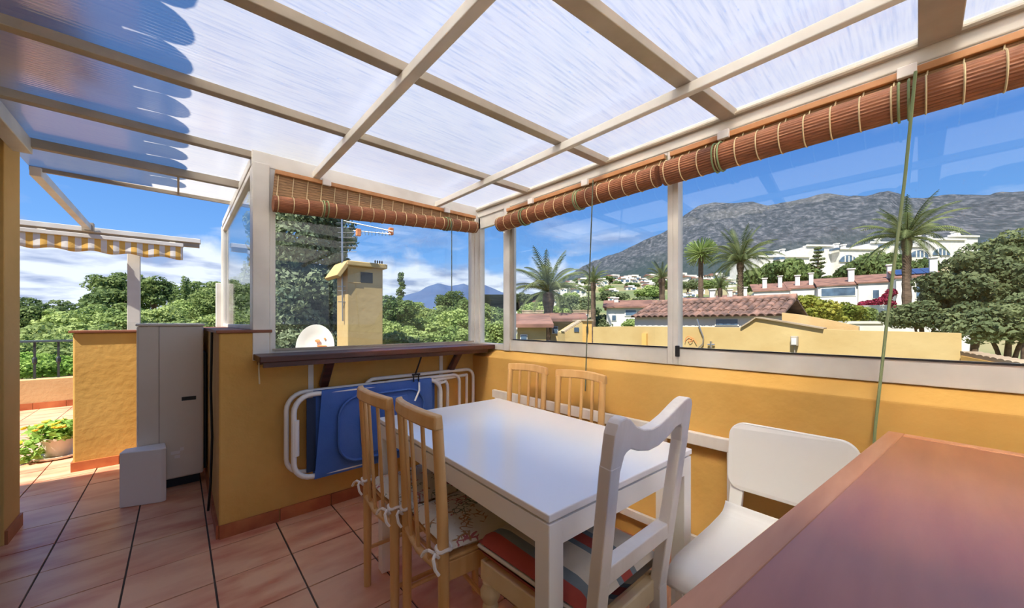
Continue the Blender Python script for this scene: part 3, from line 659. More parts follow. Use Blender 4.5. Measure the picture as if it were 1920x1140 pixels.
# ---- bamboo roller blinds
def blind(name, label, p0, p1, roll0, roll1, rr, nrm, batten=True, cords=()):
    """p0,p1: top line ends; roll0,roll1: roll axis ends; nrm: into the room."""
    p0 = Vector(p0); p1 = Vector(p1); r0 = Vector(roll0); r1 = Vector(roll1); nrm = Vector(nrm)
    t = thing(name, label, 'blind', tuple((p0+p1)/2), group='bamboo roller blinds')
    d = (r1-r0).normalized(); upv = Vector((0, 0, 1))
    # rolled reeds: ridged cylinder
    n = 64; vs = []
    for c in (r0, r1):
        for j in range(n):
            a = 2*PI*j/n; r = rr*(1-.035*(j % 2))*(1+.03*math.sin(3*a)); vs.append(c+nrm*(r*math.cos(a))+upv*(r*math.sin(a)))
    fs = [(j, (j+1) % n, n+(j+1) % n, n+j) for j in range(n)]+[tuple(range(n)), tuple(range(n, 2*n))[::-1]]
    MB().add(vs, fs).build('roll', 'bamboo', t, world=True)
    # hanging reeds between top line and roll
    m = 10; fl_ = MB()
    for i in range(m):
        a = (i+.06)/m; b = (i+.94)/m
        q0 = r0+nrm*(-rr*.6)+upv*(rr*.6); q1 = r1+nrm*(-rr*.6)+upv*(rr*.6)
        A0 = p0.lerp(q0, a); A1 = p1.lerp(q1, a); B0 = p0.lerp(q0, b); B1 = p1.lerp(q1, b)
        vs = [A0-nrm*.003, A1-nrm*.003, B1-nrm*.003, B0-nrm*.003, A0+nrm*.003, A1+nrm*.003, B1+nrm*.003, B0+nrm*.003]
        fl_.add(vs, [(0, 1, 2, 3), (7, 6, 5, 4), (0, 4, 5, 1), (1, 5, 6, 2), (2, 6, 7, 3), (3, 7, 4, 0)])
    fl_.build('reed_sheet', 'bamboo_light', t, world=True)
    if batten: MB().beam(p0+nrm*.012, p1+nrm*.012, .022, .026, upv).build('head_batten', 'batten', t, world=True, bevel=.003)
    L = (r1-r0).length; k = int(L/.082)
    for i in range(k+1):
        f = (.02+(L-.04)*i/k)/L; c = r0.lerp(r1, f)
        ring = [c+nrm*((rr+.0022)*math.cos(2*PI*j/20))+upv*((rr+.0022)*math.sin(2*PI*j/20)) for j in range(20)]
        MB().tube(ring, .0026, 4, closed=True).build('tie', 'tie', t, world=True)
        a = p0.lerp(p1, f)+nrm*.006; b = r0.lerp(r1, f)+nrm*(-rr*.5)+upv*(rr*.8)+nrm*.006
        if (a-b).length > .03: MB().beam(a, b, .004, .003, nrm).build('tie', 'tie', t, world=True)
    for f, w_ in cords:
        a = p0.lerp(p1, f)
        MB().beam(a+nrm*.03-upv*.02, a+nrm*.03+upv*.02, .05, .02, nrm).build('cord_guide', 'plastic_white', t, world=True, bevel=.003)
        for s in (-.006, .006):
            ring = [r0.lerp(r1, f)+d*(s*2)+nrm*((rr+.006)*math.cos(2*PI*j/20))+upv*((rr+.006)*math.sin(2*PI*j/20)) for j in range(20)]
            MB().tube(ring, .004, 5, closed=True).build('lift_cord', 'cord', t, world=True)
    return t
blind('bamboo_blind', 'bamboo blind over the back window, rolled up and hanging askew', (.43, 2.60, 2.115), (1.915, 2.60, 2.125), (.415, 2.56, 1.915), (1.90, 2.56, 2.03), .047, (0, -1, 0), True, ((.19, 0), (.80, 0)))
b2 = blind('bamboo_blind', 'bamboo blind over the far sash of the right window', (1.955, 2.20, 2.105), (1.955, .915, 2.105), (1.895, 2.235, 1.990), (1.895, .925, 1.992), .054, (-1, 0, 0), True, ((.22, 0), (.60, 0)))
b3 = blind('bamboo_blind', 'bamboo blind over the near sash of the right window', (1.955, .885, 2.105), (1.955, -1.5, 2.105), (1.895, .895, 1.992), (1.895, -1.5, 1.985), .060, (-1, 0, 0), True, ((.11, 0), (.36, 0), (.8, 0)))
def cordthing(label, pts, r, m='cord'):
    o = MB().tube(pts, r, 6).build('pull_cord', m, smooth=True); return tag(o, label, 'cord')
cordthing('pale green pull cord slanting down to the brown table', [(1.825, .005, 2.05), (1.84, .03, 1.7), (1.868, .075, 1.2), (1.885, .105, .82), (1.888, .11, .70)], .0045)
cordthing('thin pull cord crossing the far sash down behind the beech chairs', [(1.83, 1.30, 2.06), (1.85, 1.335, 1.6), (1.875, 1.375, 1.15), (1.895, 1.405, .78)], .004, 'cord_dark')
cordthing('short pull cord hanging in front of the back window', [(1.62, 2.505, 2.02), (1.62, 2.505, 1.75), (1.62, 2.505, 1.46)], .0035, 'cord_dark')
# ---- outdoor air-conditioning unit in the alcove
U = thing('outdoor_unit', 'tall beige outdoor air-conditioning unit in the alcove', 'air conditioner', (-.03, 4.0, 0))
MB().box((-.213, 3.60, .085), (.140, 4.46, 1.185)).build('body', 'ac_beige', U, world=True, bevel=.012)
MB().box((-.218, 3.592, 1.185), (.146, 4.468, 1.203)).build('lid', 'ac_beige', U, world=True, bevel=.006)
MB().box((-.102, 3.5975, .09), (-.099, 3.601, 1.182)).build('seam', 'seam', U, world=True)
MB().box((.018, 3.5965, .640), (.098, 3.601, .668)).build('grip_recess', 'black', U, world=True)
MB().box((.012, 3.594, .634), (.104, 3.599, .641)).build('grip_lip', 'ac_beige', U, world=True)
MB().box((.140, 3.66, .10), (.158, 4.42, .98)).build('coil_grille', 'ac_dark', U, world=True)
for y in (3.72, 4.34): MB().box((-.19, y-.03, 0), (.12, y+.03, .085)).build('foot', 'black', U, world=True)
for (a, b, c_) in ((-.04, .26, .05), (-.02, .23, .03), (.01, .28, .02)): MB().box((a, 3.5985, b), (a+c_, 3.6005, b+.022)).build('worn_patch', 'plastic_white', U, world=True)
bx = MB().prism([(0, 0), (.20, -.07), (.225, -.055), (.215, .10), (.02, .10)], lambda a, b: (-.285+a, 3.49+b, 0), lambda a, b: (-.285+a, 3.49+b, .36))
tag(bx.build('white_box', 'plastic_white', bevel=.006), 'small white box with slanted sides before the beige outdoor unit', 'box')
cable = MB().tube([(.155, 2.95, 1.15), (.150, 2.96, .8), (.156, 2.95, .5), (.150, 2.98, .2), (.140, 3.02, .02)], .007, 8)
tag(cable.build('cable', 'black', smooth=True), 'black cable down the side of the ochre low wall', 'cable')
# ================================================================== TERRACE BEYOND
def leafmat(name, c1, c2, rnd=.25, sc=1.5):
    return mat(name, c1, .7, c2, sc, thr=(.38, .62), rnd=rnd, transl=.36, spec=.25)
leafmat('leaf_cypress', (98, 116, 92), (154, 166, 130), .1, 1.1)
leafmat('leaf_pine', (124, 146, 84), (164, 180, 112), .18, .35)
leafmat('leaf_pine_dark', (88, 110, 66), (126, 144, 86), .18, .35)
leafmat('leaf_olive', (92, 106, 72), (130, 140, 98), .15, .8)
leafmat('leaf_hedge', (134, 170, 76), (172, 202, 106), .15, 1.2)
leafmat('leaf_shrub', (116, 132, 56), (164, 156, 66), .12, .7)
leafmat('leaf_palm', (88, 102, 66), (126, 136, 90), .15, .8)
leafmat('leaf_pot', (124, 166, 72), (168, 200, 100), 0, 12)
mat('bougain', (150, 22, 66), .7, (116, 14, 52), 3, transl=.2)
mat('bark', (112, 92, 76), .9, (82, 66, 54), 3, bump=.5, bscale=14, stretch=(1, 1, 3))
mat('petal', (238, 196, 40), .6, (248, 214, 70), 20)
mat('stucco_white', (222, 220, 215), .85, (208, 204, 197), 1.2)
mat('clay_roof', (142, 108, 94), .85, (86, 68, 62), 5, thr=(.35, .65), rnd=.25)
mat('clay_far', (146, 106, 90), .9, (108, 78, 68), 1.2)
mat('win_dark', (66, 84, 104), .15, (96, 120, 144), 1.0)
mat('solar', (34, 46, 84), .2, (44, 60, 104), 2)
mat('stone_far', (176, 160, 136), .9, (140, 120, 96), 1.2)
mat('asphalt', (150, 150, 150), .9, (126, 126, 126), .5)
mat('terrain', (104, 116, 74), .95, (150, 138, 100), .06, thr=(.42, .6), detail=8)
mat('dish_white', (240, 238, 232), .4)
mat('dish_orange', (226, 140, 84), .5)
mat('orange', (220, 130, 70), .5)
# ---- plant pot by the walkway
P = thing('potted_plant', 'trailing plant with yellow flowers in a pale pot behind the wall end', 'plant', (-.80, 5.22, 0))
MB().lathe([(.075, .02), (.105, .16), (.118, .165), (.118, .185), (.10, .185), (.095, .165)], n=24).build('pot', 'clay_pot', P, smooth=True)
MB().lathe([(.11, 0), (.16, .012), (.165, .03), (.155, .03), (.10, .018)], n=24).build('saucer', 'clay_pot', P, smooth=True)
MB().lathe([(.001, .168), (.096, .168)], n=16).build('soil', 'soil', P)
rng = np.random.default_rng(3)
def leaves_mesh(name, m, pts, nrms, size, jitter=.5, aspect=1.6, seed=0):
    """one quad leaf per point; pts,nrms (n,3); returns a mesh."""
    r = np.random.default_rng(seed); n = len(pts)
    nr = nrms+r.normal(0, jitter, (n, 3)); nr /= np.linalg.norm(nr, axis=1)[:, None]+1e-9
    t = np.cross(nr, r.normal(0, 1, (n, 3))); t /= np.linalg.norm(t, axis=1)[:, None]+1e-9; b = np.cross(nr, t)
    s = size*r.uniform(.6, 1.35, n)[:, None]
    V = np.stack([pts-t*s*aspect/2, pts+b*s/2+nr*s*.12, pts+t*s*aspect/2, pts-b*s/2+nr*s*.12], 1).reshape(-1, 3)
    me = bpy.data.meshes.new(name); me.vertices.add(4*n); me.vertices.foreach_set('co', V.ravel().astype(np.float32))
    me.loops.add(4*n); me.loops.foreach_set('vertex_index', np.arange(4*n, dtype=np.int32)); me.polygons.add(n)
    me.polygons.foreach_set('loop_start', np.arange(0, 4*n, 4, dtype=np.int32)); me.polygons.foreach_set('loop_total', np.full(n, 4, dtype=np.int32))
    me.update(calc_edges=True); me.materials.append(MATS[m]); return me
def sph(n, r):
    v = r.normal(0, 1, (n, 3)); return v/np.linalg.norm(v, axis=1)[:, None]
def clumps(centers, radii, n, seed, up=.15, shell=.55):
    """leaf points on lumpy balls; radii (k,3)."""
    r = np.random.default_rng(seed); k = len(centers); w = (radii.prod(1))**(2/3); idx = r.choice(k, n, p=w/w.sum())
    d = sph(n, r); d[:, 2] += up; d /= np.linalg.norm(d, axis=1)[:, None]
    rad = shell+(1-shell)*r.uniform(0, 1, n)**.5
    return centers[idx]+d*radii[idx]*rad[:, None], d
n = 520
pp = np.array([.0, .0, .24])+sph(n, rng)*rng.uniform(.3, 1, n)[:, None]*np.array([.20, .20, .09])
tr_ = np.stack([rng.uniform(-.34, -.08, 240), rng.uniform(-.16, .14, 240), rng.uniform(.01, .2, 240)], 1); tr_[:, 2] = np.minimum(tr_[:, 2], .30+tr_[:, 0]*.6)
tr_[:, 2] = np.maximum(tr_[:, 2], .012)
allp = np.concatenate([pp, tr_]); piece('foliage', leaves_mesh('foliage', 'leaf_pot', allp, np.tile([0, -.3, 1.], (len(allp), 1)), .042, .6, 1.2, 5), P)
fm = MB().lathe([(.004, 0), (.02, .006), (.022, .014), (.008, .018)], n=8).mesh('flower', 'petal')
for i in range(18):
    a = rng.uniform(0, 2*PI); q = rng.uniform(.05, .21); piece('flower', fm, P, (q*math.cos(a)-.03, q*math.sin(a), .33-.3*q+rng.uniform(-.01, .02)), (rng.uniform(-.5, .5), rng.uniform(-.5, .5), 0))
for x, y, z in ((-.30, -.10, .05), (-.26, .02, .11), (-.33, .05, .03), (-.2, -.12, .17)): piece('flower', fm, P, (x, y, z+.02), (.4, .3, 0))
# ---- awning
AW = thing('awning', 'retracted awning with yellow and white striped valance', 'awning', (-1.0, 5.85, 2.0))
def sk(x): return 5.83-.05*x      # slight skew of the awning line
MB().beam((-2.4, sk(-2.4), 2.185), (.20, sk(.2), 2.185), .10, .05).build('cassette', 'alu', AW, world=True, bevel=.004)
MB().beam((-2.4, sk(-2.4), 2.135), (.19, sk(.19), 2.135), .06, .05).build('roller_housing', 'alu_dull', AW, world=True, bevel=.004)
MB().beam((-2.4, sk(-2.4)-.16, 2.095), (.045, sk(.045)-.16, 2.095), .045, .04).build('front_bar', 'alu', AW, world=True, bevel=.004)
for x in (-2.2, -1.0, -.05): MB().beam((x, sk(x)-.15, 2.10), (x, sk(x), 2.14), .05, .03).build('arm', 'alu_dull', AW, world=True)
def val(u, v):
    x = -2.4+2.44*u; z = 2.085-v*(.148+.012*math.cos(2*PI*x/.26)); return (x+1.0, sk(x)-.165-5.85+.008*math.sin(x*40)*v, z-2.0)
MB().grid(160, 4, val).build('valance', 'awning_stripe', AW, smooth=True, solid=.004)
vo = [o for o in AW.children if o.name.startswith('valance')][0]
po = thing('awning_post', 'white square post under the striped awning', 'post', (-.365, 5.86, 0))
MB().box((-.415, 5.81, 0), (-.315, 5.91, 2.11)).build('shaft', 'alu', po, world=True, bevel=.004)
MB().box((-.44, 5.785, 0), (-.29, 5.935, .015)).build('base_plate', 'alu', po, world=True)
ar = thing('support_bar', 'white bar running from the roof edge to the awning', 'bar', (-.69, 4.85, 2.2))
MB().beam((-.69, 3.86, 2.195), (-.69, 5.80, 2.195), .05, .06).build('bar', 'alu', ar, world=True, bevel=.004)
MB().box((-.73, 5.72, 2.15), (-.65, 5.80, 2.24)).build('end_clamp', 'alu_dull', ar, world=True)
gs = thing('wind_screen', 'low clear glass screen behind the alcove wall', 'screen', (-.2, 4.9, 1.1))
MB().box((-.52, 4.845, .9), (.33, 4.853, 1.215)).build('pane', 'pane_glass', gs, world=True)
MB().box((-.52, 4.84, .87), (.33, 4.858, .9)).build('clamp_rail', 'alu', gs, world=True)
# ================================================================== NEIGHBOURING ROOFS SEEN THROUGH THE BACK WINDOW
CH = thing('chimney', 'tall yellow plastered chimney with a dark vent outside the back window', 'chimney', (2.06, 5.74, -3))
MB().box((1.80, 5.50, -3), (2.32, 5.98, 2.03)).build('stack', 'ochre_far', CH, world=True, bevel=.01)
MB().box((1.775, 5.44, 2.03), (2.37, 6.02, 2.10)).build('cap', 'ochre_far', CH, world=True, bevel=.012)
MB().beam((1.80, 5.74, 2.075), (1.66, 5.74, 1.86), .58, .06, (0, 0, 1)).build('cap_slope', 'ochre_far', CH, world=True, bevel=.01)
MB().box((1.985, 5.492, 1.80), (2.16, 5.51, 1.955)).build('vent', 'black', CH, world=True)
MB().box((1.80, 5.485, 1.79), (1.985, 5.50, 1.80)).build('vent_ledge', 'ochre_far', CH, world=True)
for i in range(4): MB().lathe([(.008, 0), (.012, .04), (.004, .055)], (2.20+.035*i, 5.5, 2.10), 6).build('spike', 'black', CH, world=True)
AN = thing('tv_antenna', 'metal TV antenna on a mast strapped to the chimney', 'antenna', tuple(at(642, 605, 5.35)))
b0 = at(643, 602, 5.36); b1 = at(641, 408, 5.36)
MB().tube([b0, b1], .013, 8).build('mast', 'steel', AN, world=True, smooth=True)
for py in (537, 566, 545): c = at(642, py, 5.36); MB().beam(c-RT*.06, c+RT*.06, .02, .012).build('bracket', 'steel', AN, world=True)
bm0 = at(645, 414, 5.4); bm1 = at(737, 434, 5.2)
MB().tube([bm0, bm1], .008, 6).build('boom', 'steel', AN, world=True)
MB().tube([at(662, 432, 5.3), at(733, 439, 5.2)], .006, 6).build('boom', 'steel', AN, world=True)
for px, py in ((672, 436), (733, 434)): c = at(px, py, 5.25); MB().box(c-Vector((.03, .03, .05)), c+Vector((.03, .03, .05))).build('junction', 'orange', AN, world=True, bevel=.008)
for i in range(9):
    c = at(678+6.5*i, 436.5+.3*i, 5.24); MB().tube([c-Vector((.05, .12, 0)), c+Vector((.05, .12, 0))], .003, 4).build('element', 'steel', AN, world=True)
for i in range(7):
    c = at(646+1.2*i, 418+9*i, 5.42); MB().tube([c-RT*.12, c+RT*.12], .004, 4).build('reflector_rod', 'steel', AN, world=True)
SD = thing('satellite_dish', 'white satellite dish with orange marks below the back window', 'satellite dish', tuple(at(592, 655, 5.6)))
q = Vector((-.45, -1, .25)).normalized().to_track_quat('Z', 'Y').to_matrix()
dm = MB(); R_ = .25
dm.lathe([(.001, .0), (.10, .012), (.18, .038), (.25, .075), (.262, .078), (.25, .064), (.10, -.002), (.001, -.012)], (0, 0, 0), 36, Matrix.Identity(3))
dm.v = [tuple(q @ Vector((x, y*1.32, z))) for x, y, z in dm.v]
dc = at(593, 652, 5.6); dm.v = [tuple(Vector(v)+dc) for v in dm.v]; dm.build('dish', 'dish_white', SD, smooth=True, world=True)
for (a, b, w, h) in ((.02, .10, .07, .05), (.12, .13, .03, .03), (0, -.02, .30, .025), (.08, .02, .14, .035)):
    pts = [dc+q @ Vector((a+w/2*math.cos(t), b+h/2*math.sin(t), .024+.55*((a*a+b*b)**.5)**2+.03*abs(math.cos(t))*w*3)) for t in [2*PI*i/16 for i in range(16)]]
    MB().prism([(i, 0) for i in range(16)], lambda i, _: pts[int(i)]-q @ Vector((0, 0, .006)), lambda i, _: pts[int(i)]+q @ Vector((0, 0, .006))).build('emblem', 'dish_orange', SD, world=True)
MB().tube([dc-q @ Vector((0, 0, .02)), dc-q @ Vector((0, 0, .15)), dc+Vector((0, .1, -.8))], .02, 8).build('mount_arm', 'steel', SD, world=True)
# ================================================================== LAND
def hnoise(x, y): return math.sin(x*.13+1.3)*math.cos(y*.11+.4)+.5*math.sin(x*.31+y*.27)
def ground(phi, r):
    """terrain height by compass direction phi (from the view axis, right positive) and distance r."""
    zr = np.interp(r, [0, 8, 14, 25, 45, 90, 140, 300, 700, 1100], [-6, -6, -5.5, -3.2, -1.2, 6.5, 14, 33, 75, 105])
    zl = np.interp(r, [0, 10, 25, 60, 120, 300, 700, 1100], [-7, -7, -7, -4.5, -2, -6, -10, -12])
    w = min(1, max(0, (math.degrees(phi)+4)/16)); w = w*w*(3-2*w)
    return float(zr*w+zl*(1-w))
def gz(x, y):
    Z = x*FW.x+y*FW.y; X = x*RT.x+y*RT.y; return ground(math.atan2(X, Z), math.hypot(X, Z))
g = MB(); rr_ = [2.5, 6, 10, 15, 20, 28, 38, 50, 65, 85, 110, 145, 190, 260, 360, 500, 700, 900, 1100, 6000]; na = 96
vs = []
for r in rr_:
    for j in range(na):
        ph = -PI+2*PI*j/na; x = (FW.x*math.cos(ph)+RT.x*math.sin(ph))*r; y = (FW.y*math.cos(ph)+RT.y*math.sin(ph))*r
        z = ground(ph if abs(ph) < 2 else -2, r) if r < 2000 else -25
        vs.append((x, y, z+(hnoise(x, y)*min(1.0, r*.008) if r > 20 else 0)))
fs = [(i*na+j, i*na+(j+1) % na, (i+1)*na+(j+1) % na, (i+1)*na+j) for i in range(len(rr_)-1) for j in range(na)]
g.add(vs, fs); te = g.build('ground', 'terrain', smooth=True); struct(te, 'green and earthy hillside below the terrace')
def rock():
    m = mat('mountain_rock', (120, 122, 126), .95); nt = m.node_tree; L = nt.links.new; bs = nt.nodes['Principled BSDF']; bs.inputs['Specular IOR Level'].default_value = .1
    geo = N(nt, 'ShaderNodeNewGeometry')
    tdir = N(nt, 'ShaderNodeMapping', vector_type='POINT'); L(geo.outputs['Position'], tdir.inputs[0])
    tdir.inputs['Rotation'].default_value = (0, 0, YAW+math.radians(28)); tsc = N(nt, 'ShaderNodeMapping'); L(tdir.outputs[0], tsc.inputs[0]); tsc.inputs['Scale'].default_value = (1, .2, 1.1); tdir = tsc
    n1 = N(nt, 'ShaderNodeTexNoise'); L(tdir.outputs[0], n1.inputs['Vector']); n1.inputs['Scale'].default_value = .05; n1.inputs['Detail'].default_value = 10; n1.inputs['Roughness'].default_value = .68
    c1 = ramp(nt, n1.outputs['Fac'], [(.34, lin((50, 58, 63))), (.50, lin((70, 75, 82))), (.66, lin((108, 109, 114)))])
    n2 = N(nt, 'ShaderNodeTexNoise'); L(geo.outputs['Position'], n2.inputs['Vector']); n2.inputs['Scale'].default_value = .004; n2.inputs['Detail'].default_value = 6
    sp = N(nt, 'ShaderNodeSeparateXYZ'); L(geo.outputs['Position'], sp.inputs[0])
    mr = N(nt, 'ShaderNodeMapRange'); L(sp.outputs[2], mr.inputs[0]); mr.inputs[1].default_value = 120; mr.inputs[2].default_value = 480
    ad = N(nt, 'ShaderNodeMath', operation='ADD'); L(n2.outputs['Fac'], ad.inputs[0]); L(mr.outputs[0], ad.inputs[1])
    mk = ramp(nt, ad.outputs[0], [(.62, (1, 1, 1)), (1.0, (0, 0, 0))])
    mx = N(nt, 'ShaderNodeMix', data_type='RGBA'); mm = N(nt, 'ShaderNodeMath', operation='MULTIPLY'); L(mk.outputs[0], mm.inputs[0]); mm.inputs[1].default_value = .8
    L(mm.outputs[0], mx.inputs[0]); L(c1.outputs[0], mx.inputs[6]); mx.inputs[7].default_value = (*lin((52, 66, 66)), 1); L(mx.outputs[2], bs.inputs['Base Color'])
    nb = N(nt, 'ShaderNodeTexNoise'); L(tdir.outputs[0], nb.inputs['Vector']); nb.inputs['Scale'].default_value = .05; nb.inputs['Detail'].default_value = 8
    bp = N(nt, 'ShaderNodeBump'); bp.inputs['Strength'].default_value = .8; bp.inputs['Distance'].default_value = 16; L(nb.outputs['Fac'], bp.inputs['Height']); L(bp.outputs[0], bs.inputs['Normal'])
rock()
mat('mountain_hazed', (70, 92, 128), .95, (60, 80, 116), .002)  # blue of the distance haze is put into the hills' colour
from mathutils import noise as mn
def mountain(name, label, prof, r0, r1, z0, amp, m, nx=220, ny=46, pw=1.25):
    px_ = [p[0] for p in prof]; el = [(605-p[1])/690 for p in prof]
    a0 = math.atan((px_[0]-960)/690); a1 = math.atan((px_[-1]-960)/690)
    vs = []
    for j in range(ny+1):
        t = j/ny
        for i in range(nx+1):
            a = a0+(a1-a0)*i/nx; px = 960+690*math.tan(a); e = np.interp(px, px_, el)
            tt = min(t/.8, 1); r = r0+(r1-r0)*tt if t <= .8 else r1*(1+(t-.8)*1.2)
            zt = H+e*r1*math.cos(a)
            z = z0+(zt-z0)*tt**pw if t <= .8 else zt*(1-(t-.8)*3)
            x = (FW.x*math.cos(a)+RT.x*math.sin(a))*r; y = (FW.y*math.cos(a)+RT.y*math.sin(a))*r
            f = mn.fractal(Vector((x/330, y/330, 0)), 1.0, 2.1, 6)+.6*(.5-abs(mn.noise(Vector((x/210, y/210, 3.1)))))*2
            z += amp*f*tt*(1-.72*tt**5)
            vs.append((x, y, z))
    fs = [(j*(nx+1)+i, j*(nx+1)+i+1, (j+1)*(nx+1)+i+1, (j+1)*(nx+1)+i) for j in range(ny) for i in range(nx)]
    o = MB().add(vs, fs).build(name, m, smooth=True); return tag(o, label, 'mountain')
mountain('mountain', 'grey rocky mountain ridge rising behind the town', [(900, 612), (1000, 560), (1060, 524), (1090, 507), (1130, 486), (1190, 461), (1250, 433), (1285, 402), (1310, 386), (1340, 379), (1380, 383), (1410, 378), (1440, 384), (1480, 376),
    (1520, 367), (1550, 362), (1590, 368), (1625, 367), (1645, 359), (1665, 356), (1690, 366), (1702, 372), (1740, 371), (1780, 365), (1850, 363), (1920, 360), (2100, 350), (2500, 420), (3200, 560)], 900, 2500, 70, 60, 'mountain_rock')
mountain('mountain', 'low blue hills far off behind the green trees', [(560, 600), (640, 575), (740, 560), (785, 548), (800, 538), (822, 531), (845, 537), (870, 532), (890, 540), (905, 533), (940, 548), (1000, 570), (1080, 604)], 3500, 5000, -10, 30, 'mountain_hazed', 90, 20)
# ================================================================== TREES
def crown(kind, seed):
    r = np.random.default_rng(seed)
    if kind == 'umbrella':
        k = 46; c = sph(k, r); c[:, 2] = np.abs(c[:, 2]); c *= r.uniform(.55, .95, k)[:, None]; c *= np.array([1, 1, .38]); rad = np.tile([.26, .26, .17], (k, 1))*r.uniform(.7, 1.2, k)[:, None]; z0 = .60
        return c, rad, z0
    if kind == 'round':
        k = 60; c = sph(k, r)*r.uniform(.35, .82, k)[:, None]*np.array([1, 1, .85]); rad = np.tile([.27, .27, .23], (k, 1))*r.uniform(.6, 1.25, k)[:, None]; return c, rad, 1.0
    if kind == 'bush':
        k = 40; c = sph(k, r)*r.uniform(.3, .8, k)[:, None]; c[:, 2] = np.abs(c[:, 2])*.8; rad = np.tile([.3, .3, .24], (k, 1))*r.uniform(.6, 1.2, k)[:, None]; return c, rad, .2
CROWN = {}
def crown_mesh(kind, m, n, leaf, seed):
    key = (kind, m, n, leaf, seed)
    if key not in CROWN:
        c, rad, z0 = crown(kind, seed); p, d = clumps(c, rad, n, seed, .25, .6); CROWN[key] = leaves_mesh('crown', m, p, d, leaf, .55, 1.5, seed)
    return CROWN[key]
TRUNK = {}
def trunk_mesh(kind):
    if kind not in TRUNK:
        mb = MB().tube([(0, 0, 0), (.05, .02, .4), (0, .03, .8), (.02, 0, 1.0)], [.09, .065, .05, .03], 8)
        for a in (.3, 2.3, 4.4): mb.tube([(0, .02, .62), (.16*math.cos(a), .16*math.sin(a), .85), (.34*math.cos(a), .34*math.sin(a), 1.02)], [.045, .03, .015], 6)
        TRUNK[kind] = mb.mesh('trunk', 'bark', True)
    return TRUNK[kind]
def tree(name, label, px, top, Z, wpx, m, kind='round', n=5000, leaf=.085, seed=1, group=None, hh=None, cat='tree', rz=None):
    """tree whose crown top shows at (px,top) at depth Z, crown wpx wide; rooted on the terrain."""
    tp = at(px, top, Z); rad = wpx/690*Z/2; zg = gz(tp.x, tp.y)-.1
    hc = hh or {'umbrella': .55, 'round': 1.0, 'bush': 1.0}[kind]
    ext = {'umbrella': .52, 'round': 1.02, 'bush': .95}[kind]*rad*hc   # crown top above crown origin
    if kind == 'umbrella': ext = .50*rad*hc/.55
    o = thing(name, label, cat, (tp.x, tp.y, zg), 0, group)
    cz = tp.z-ext-zg
    f = piece('foliage', crown_mesh(kind, m, n, leaf, seed), o, (0, 0, cz), (0, 0, rz if rz is not None else seed*1.7+px), (rad, rad, rad*hc/(.55 if kind == 'umbrella' else 1)))
    th = max(.4, cz+.1*rad); piece('trunk', trunk_mesh('t'), o, (0, 0, 0), (0, 0, px), (max(.6, rad*.9), max(.6, rad*.9), th))
    return o
# the big dark evergreen behind the chimney: a tall column of clumps
BT = thing('evergreen_tree', 'huge dark evergreen tree filling the left of the back window', 'tree', (*dirxy(565, 14), -7.5))
r = np.random.default_rng(11); k = 330
cz_ = r.uniform(0, 1, k); ang = r.uniform(0, 2*PI, k); prof_ = np.interp(cz_, [0, .2, .5, .75, 1], [1.75, 1.95, 1.8, 1.5, .6]); rq = prof_*np.sqrt(r.uniform(.35, 1, k))
cc_ = np.stack([rq*np.cos(ang), rq*np.sin(ang), 3.0+cz_*12.5], 1); ra_ = np.tile([.62, .62, .48], (k, 1))*r.uniform(.6, 1.3, k)[:, None]
p_, d_ = clumps(cc_, ra_, 95000, 12, .2, .5)
piece('foliage', leaves_mesh('foliage', 'leaf_cypress', p_, d_, .10, .6, 1.7, 4), BT)
MB().tube([(0, 0, 0), (.05, 0, 5), (0, .05, 14)], [.3, .22, .06], 10).build('trunk', 'bark', BT, smooth=True)
# woodland seen over the terrace on the left
wood = [(30, 562, 40, 90, 1, 0), (75, 548, 48, 110, 1, 1), (60, 590, 30, 120, 0, 2), (140, 566, 42, 110, 0, 3), (118, 600, 28, 130, 0, 4), (195, 560, 40, 90, 0, 5), (215, 528, 62, 95, 1, 6),
        (225, 502, 66, 80, 1, 7), (290, 508, 64, 84, 1, 8), (185, 590, 30, 110, 0, 9), (250, 568, 36, 96, 0, 10), (305, 560, 38, 92, 0, 11), (345, 548, 46, 90, 0, 12), (380, 520, 56, 82, 1, 13),
        (408, 530, 44, 92, 0, 14), (440, 512, 50, 90, 1, 15), (478, 540, 40, 90, 0, 16), (330, 585, 30, 100, 0, 17), (400, 575, 28, 90, 0, 18), (280, 595, 26, 100, 0, 19), (20, 620, 24, 130, 0, 20), (100, 632, 20, 120, 0, 21), (450, 570, 30, 80, 0, 22)]
tl_ = ['rounded light green pine in the woodland left of the terrace', 'dark green pine with a broad crown on the woodland skyline']
ORD = ['first', 'second', 'third', 'fourth', 'fifth', 'sixth', 'seventh', 'eighth', 'ninth', 'tenth', 'eleventh', 'twelfth', 'thirteenth', 'fourteenth', 'fifteenth', 'sixteenth', 'seventeenth', 'eighteenth']
def nth(lst, key, x): return ORD[sorted(key(e) for e in lst).index(x)]
for px, top, Z, w, dk, s in wood:
    o_ = nth([e for e in wood if e[4] == dk], lambda e: e[0], px)
    tree('pine_tree', [o_+' light green pine from the ochre pillar in the woodland', o_+' dark pine on the woodland skyline, counted from the ochre pillar'][dk], px, top, Z, w*1.15, 'leaf_pine_dark' if dk else 'leaf_pine', 'round', 5200, .075, 30+s % 3, 'woodland pines left of the terrace', .8)
for px, top, Z, w, s in ((66, 655, 13, 120, 1), (150, 652, 14, 110, 2), (10, 650, 13, 120, 3)):
    tree('hedge_bush', {66: 'bright green bush behind the visible railing', 150: 'bright green bush behind the railing next to the alcove wall', 10: 'bright green bush behind the railing next to the pillar'}[px], px, top, Z, w, 'leaf_hedge', 'bush', 5200, .07, 40+s, 'bright bushes behind the railing', .8, 'bush')
cy = thing('cypress_tree', 'slim dark cypress spire among the pines', 'tree', (*dirxy(350, 50), gz(*dirxy(350, 50))))
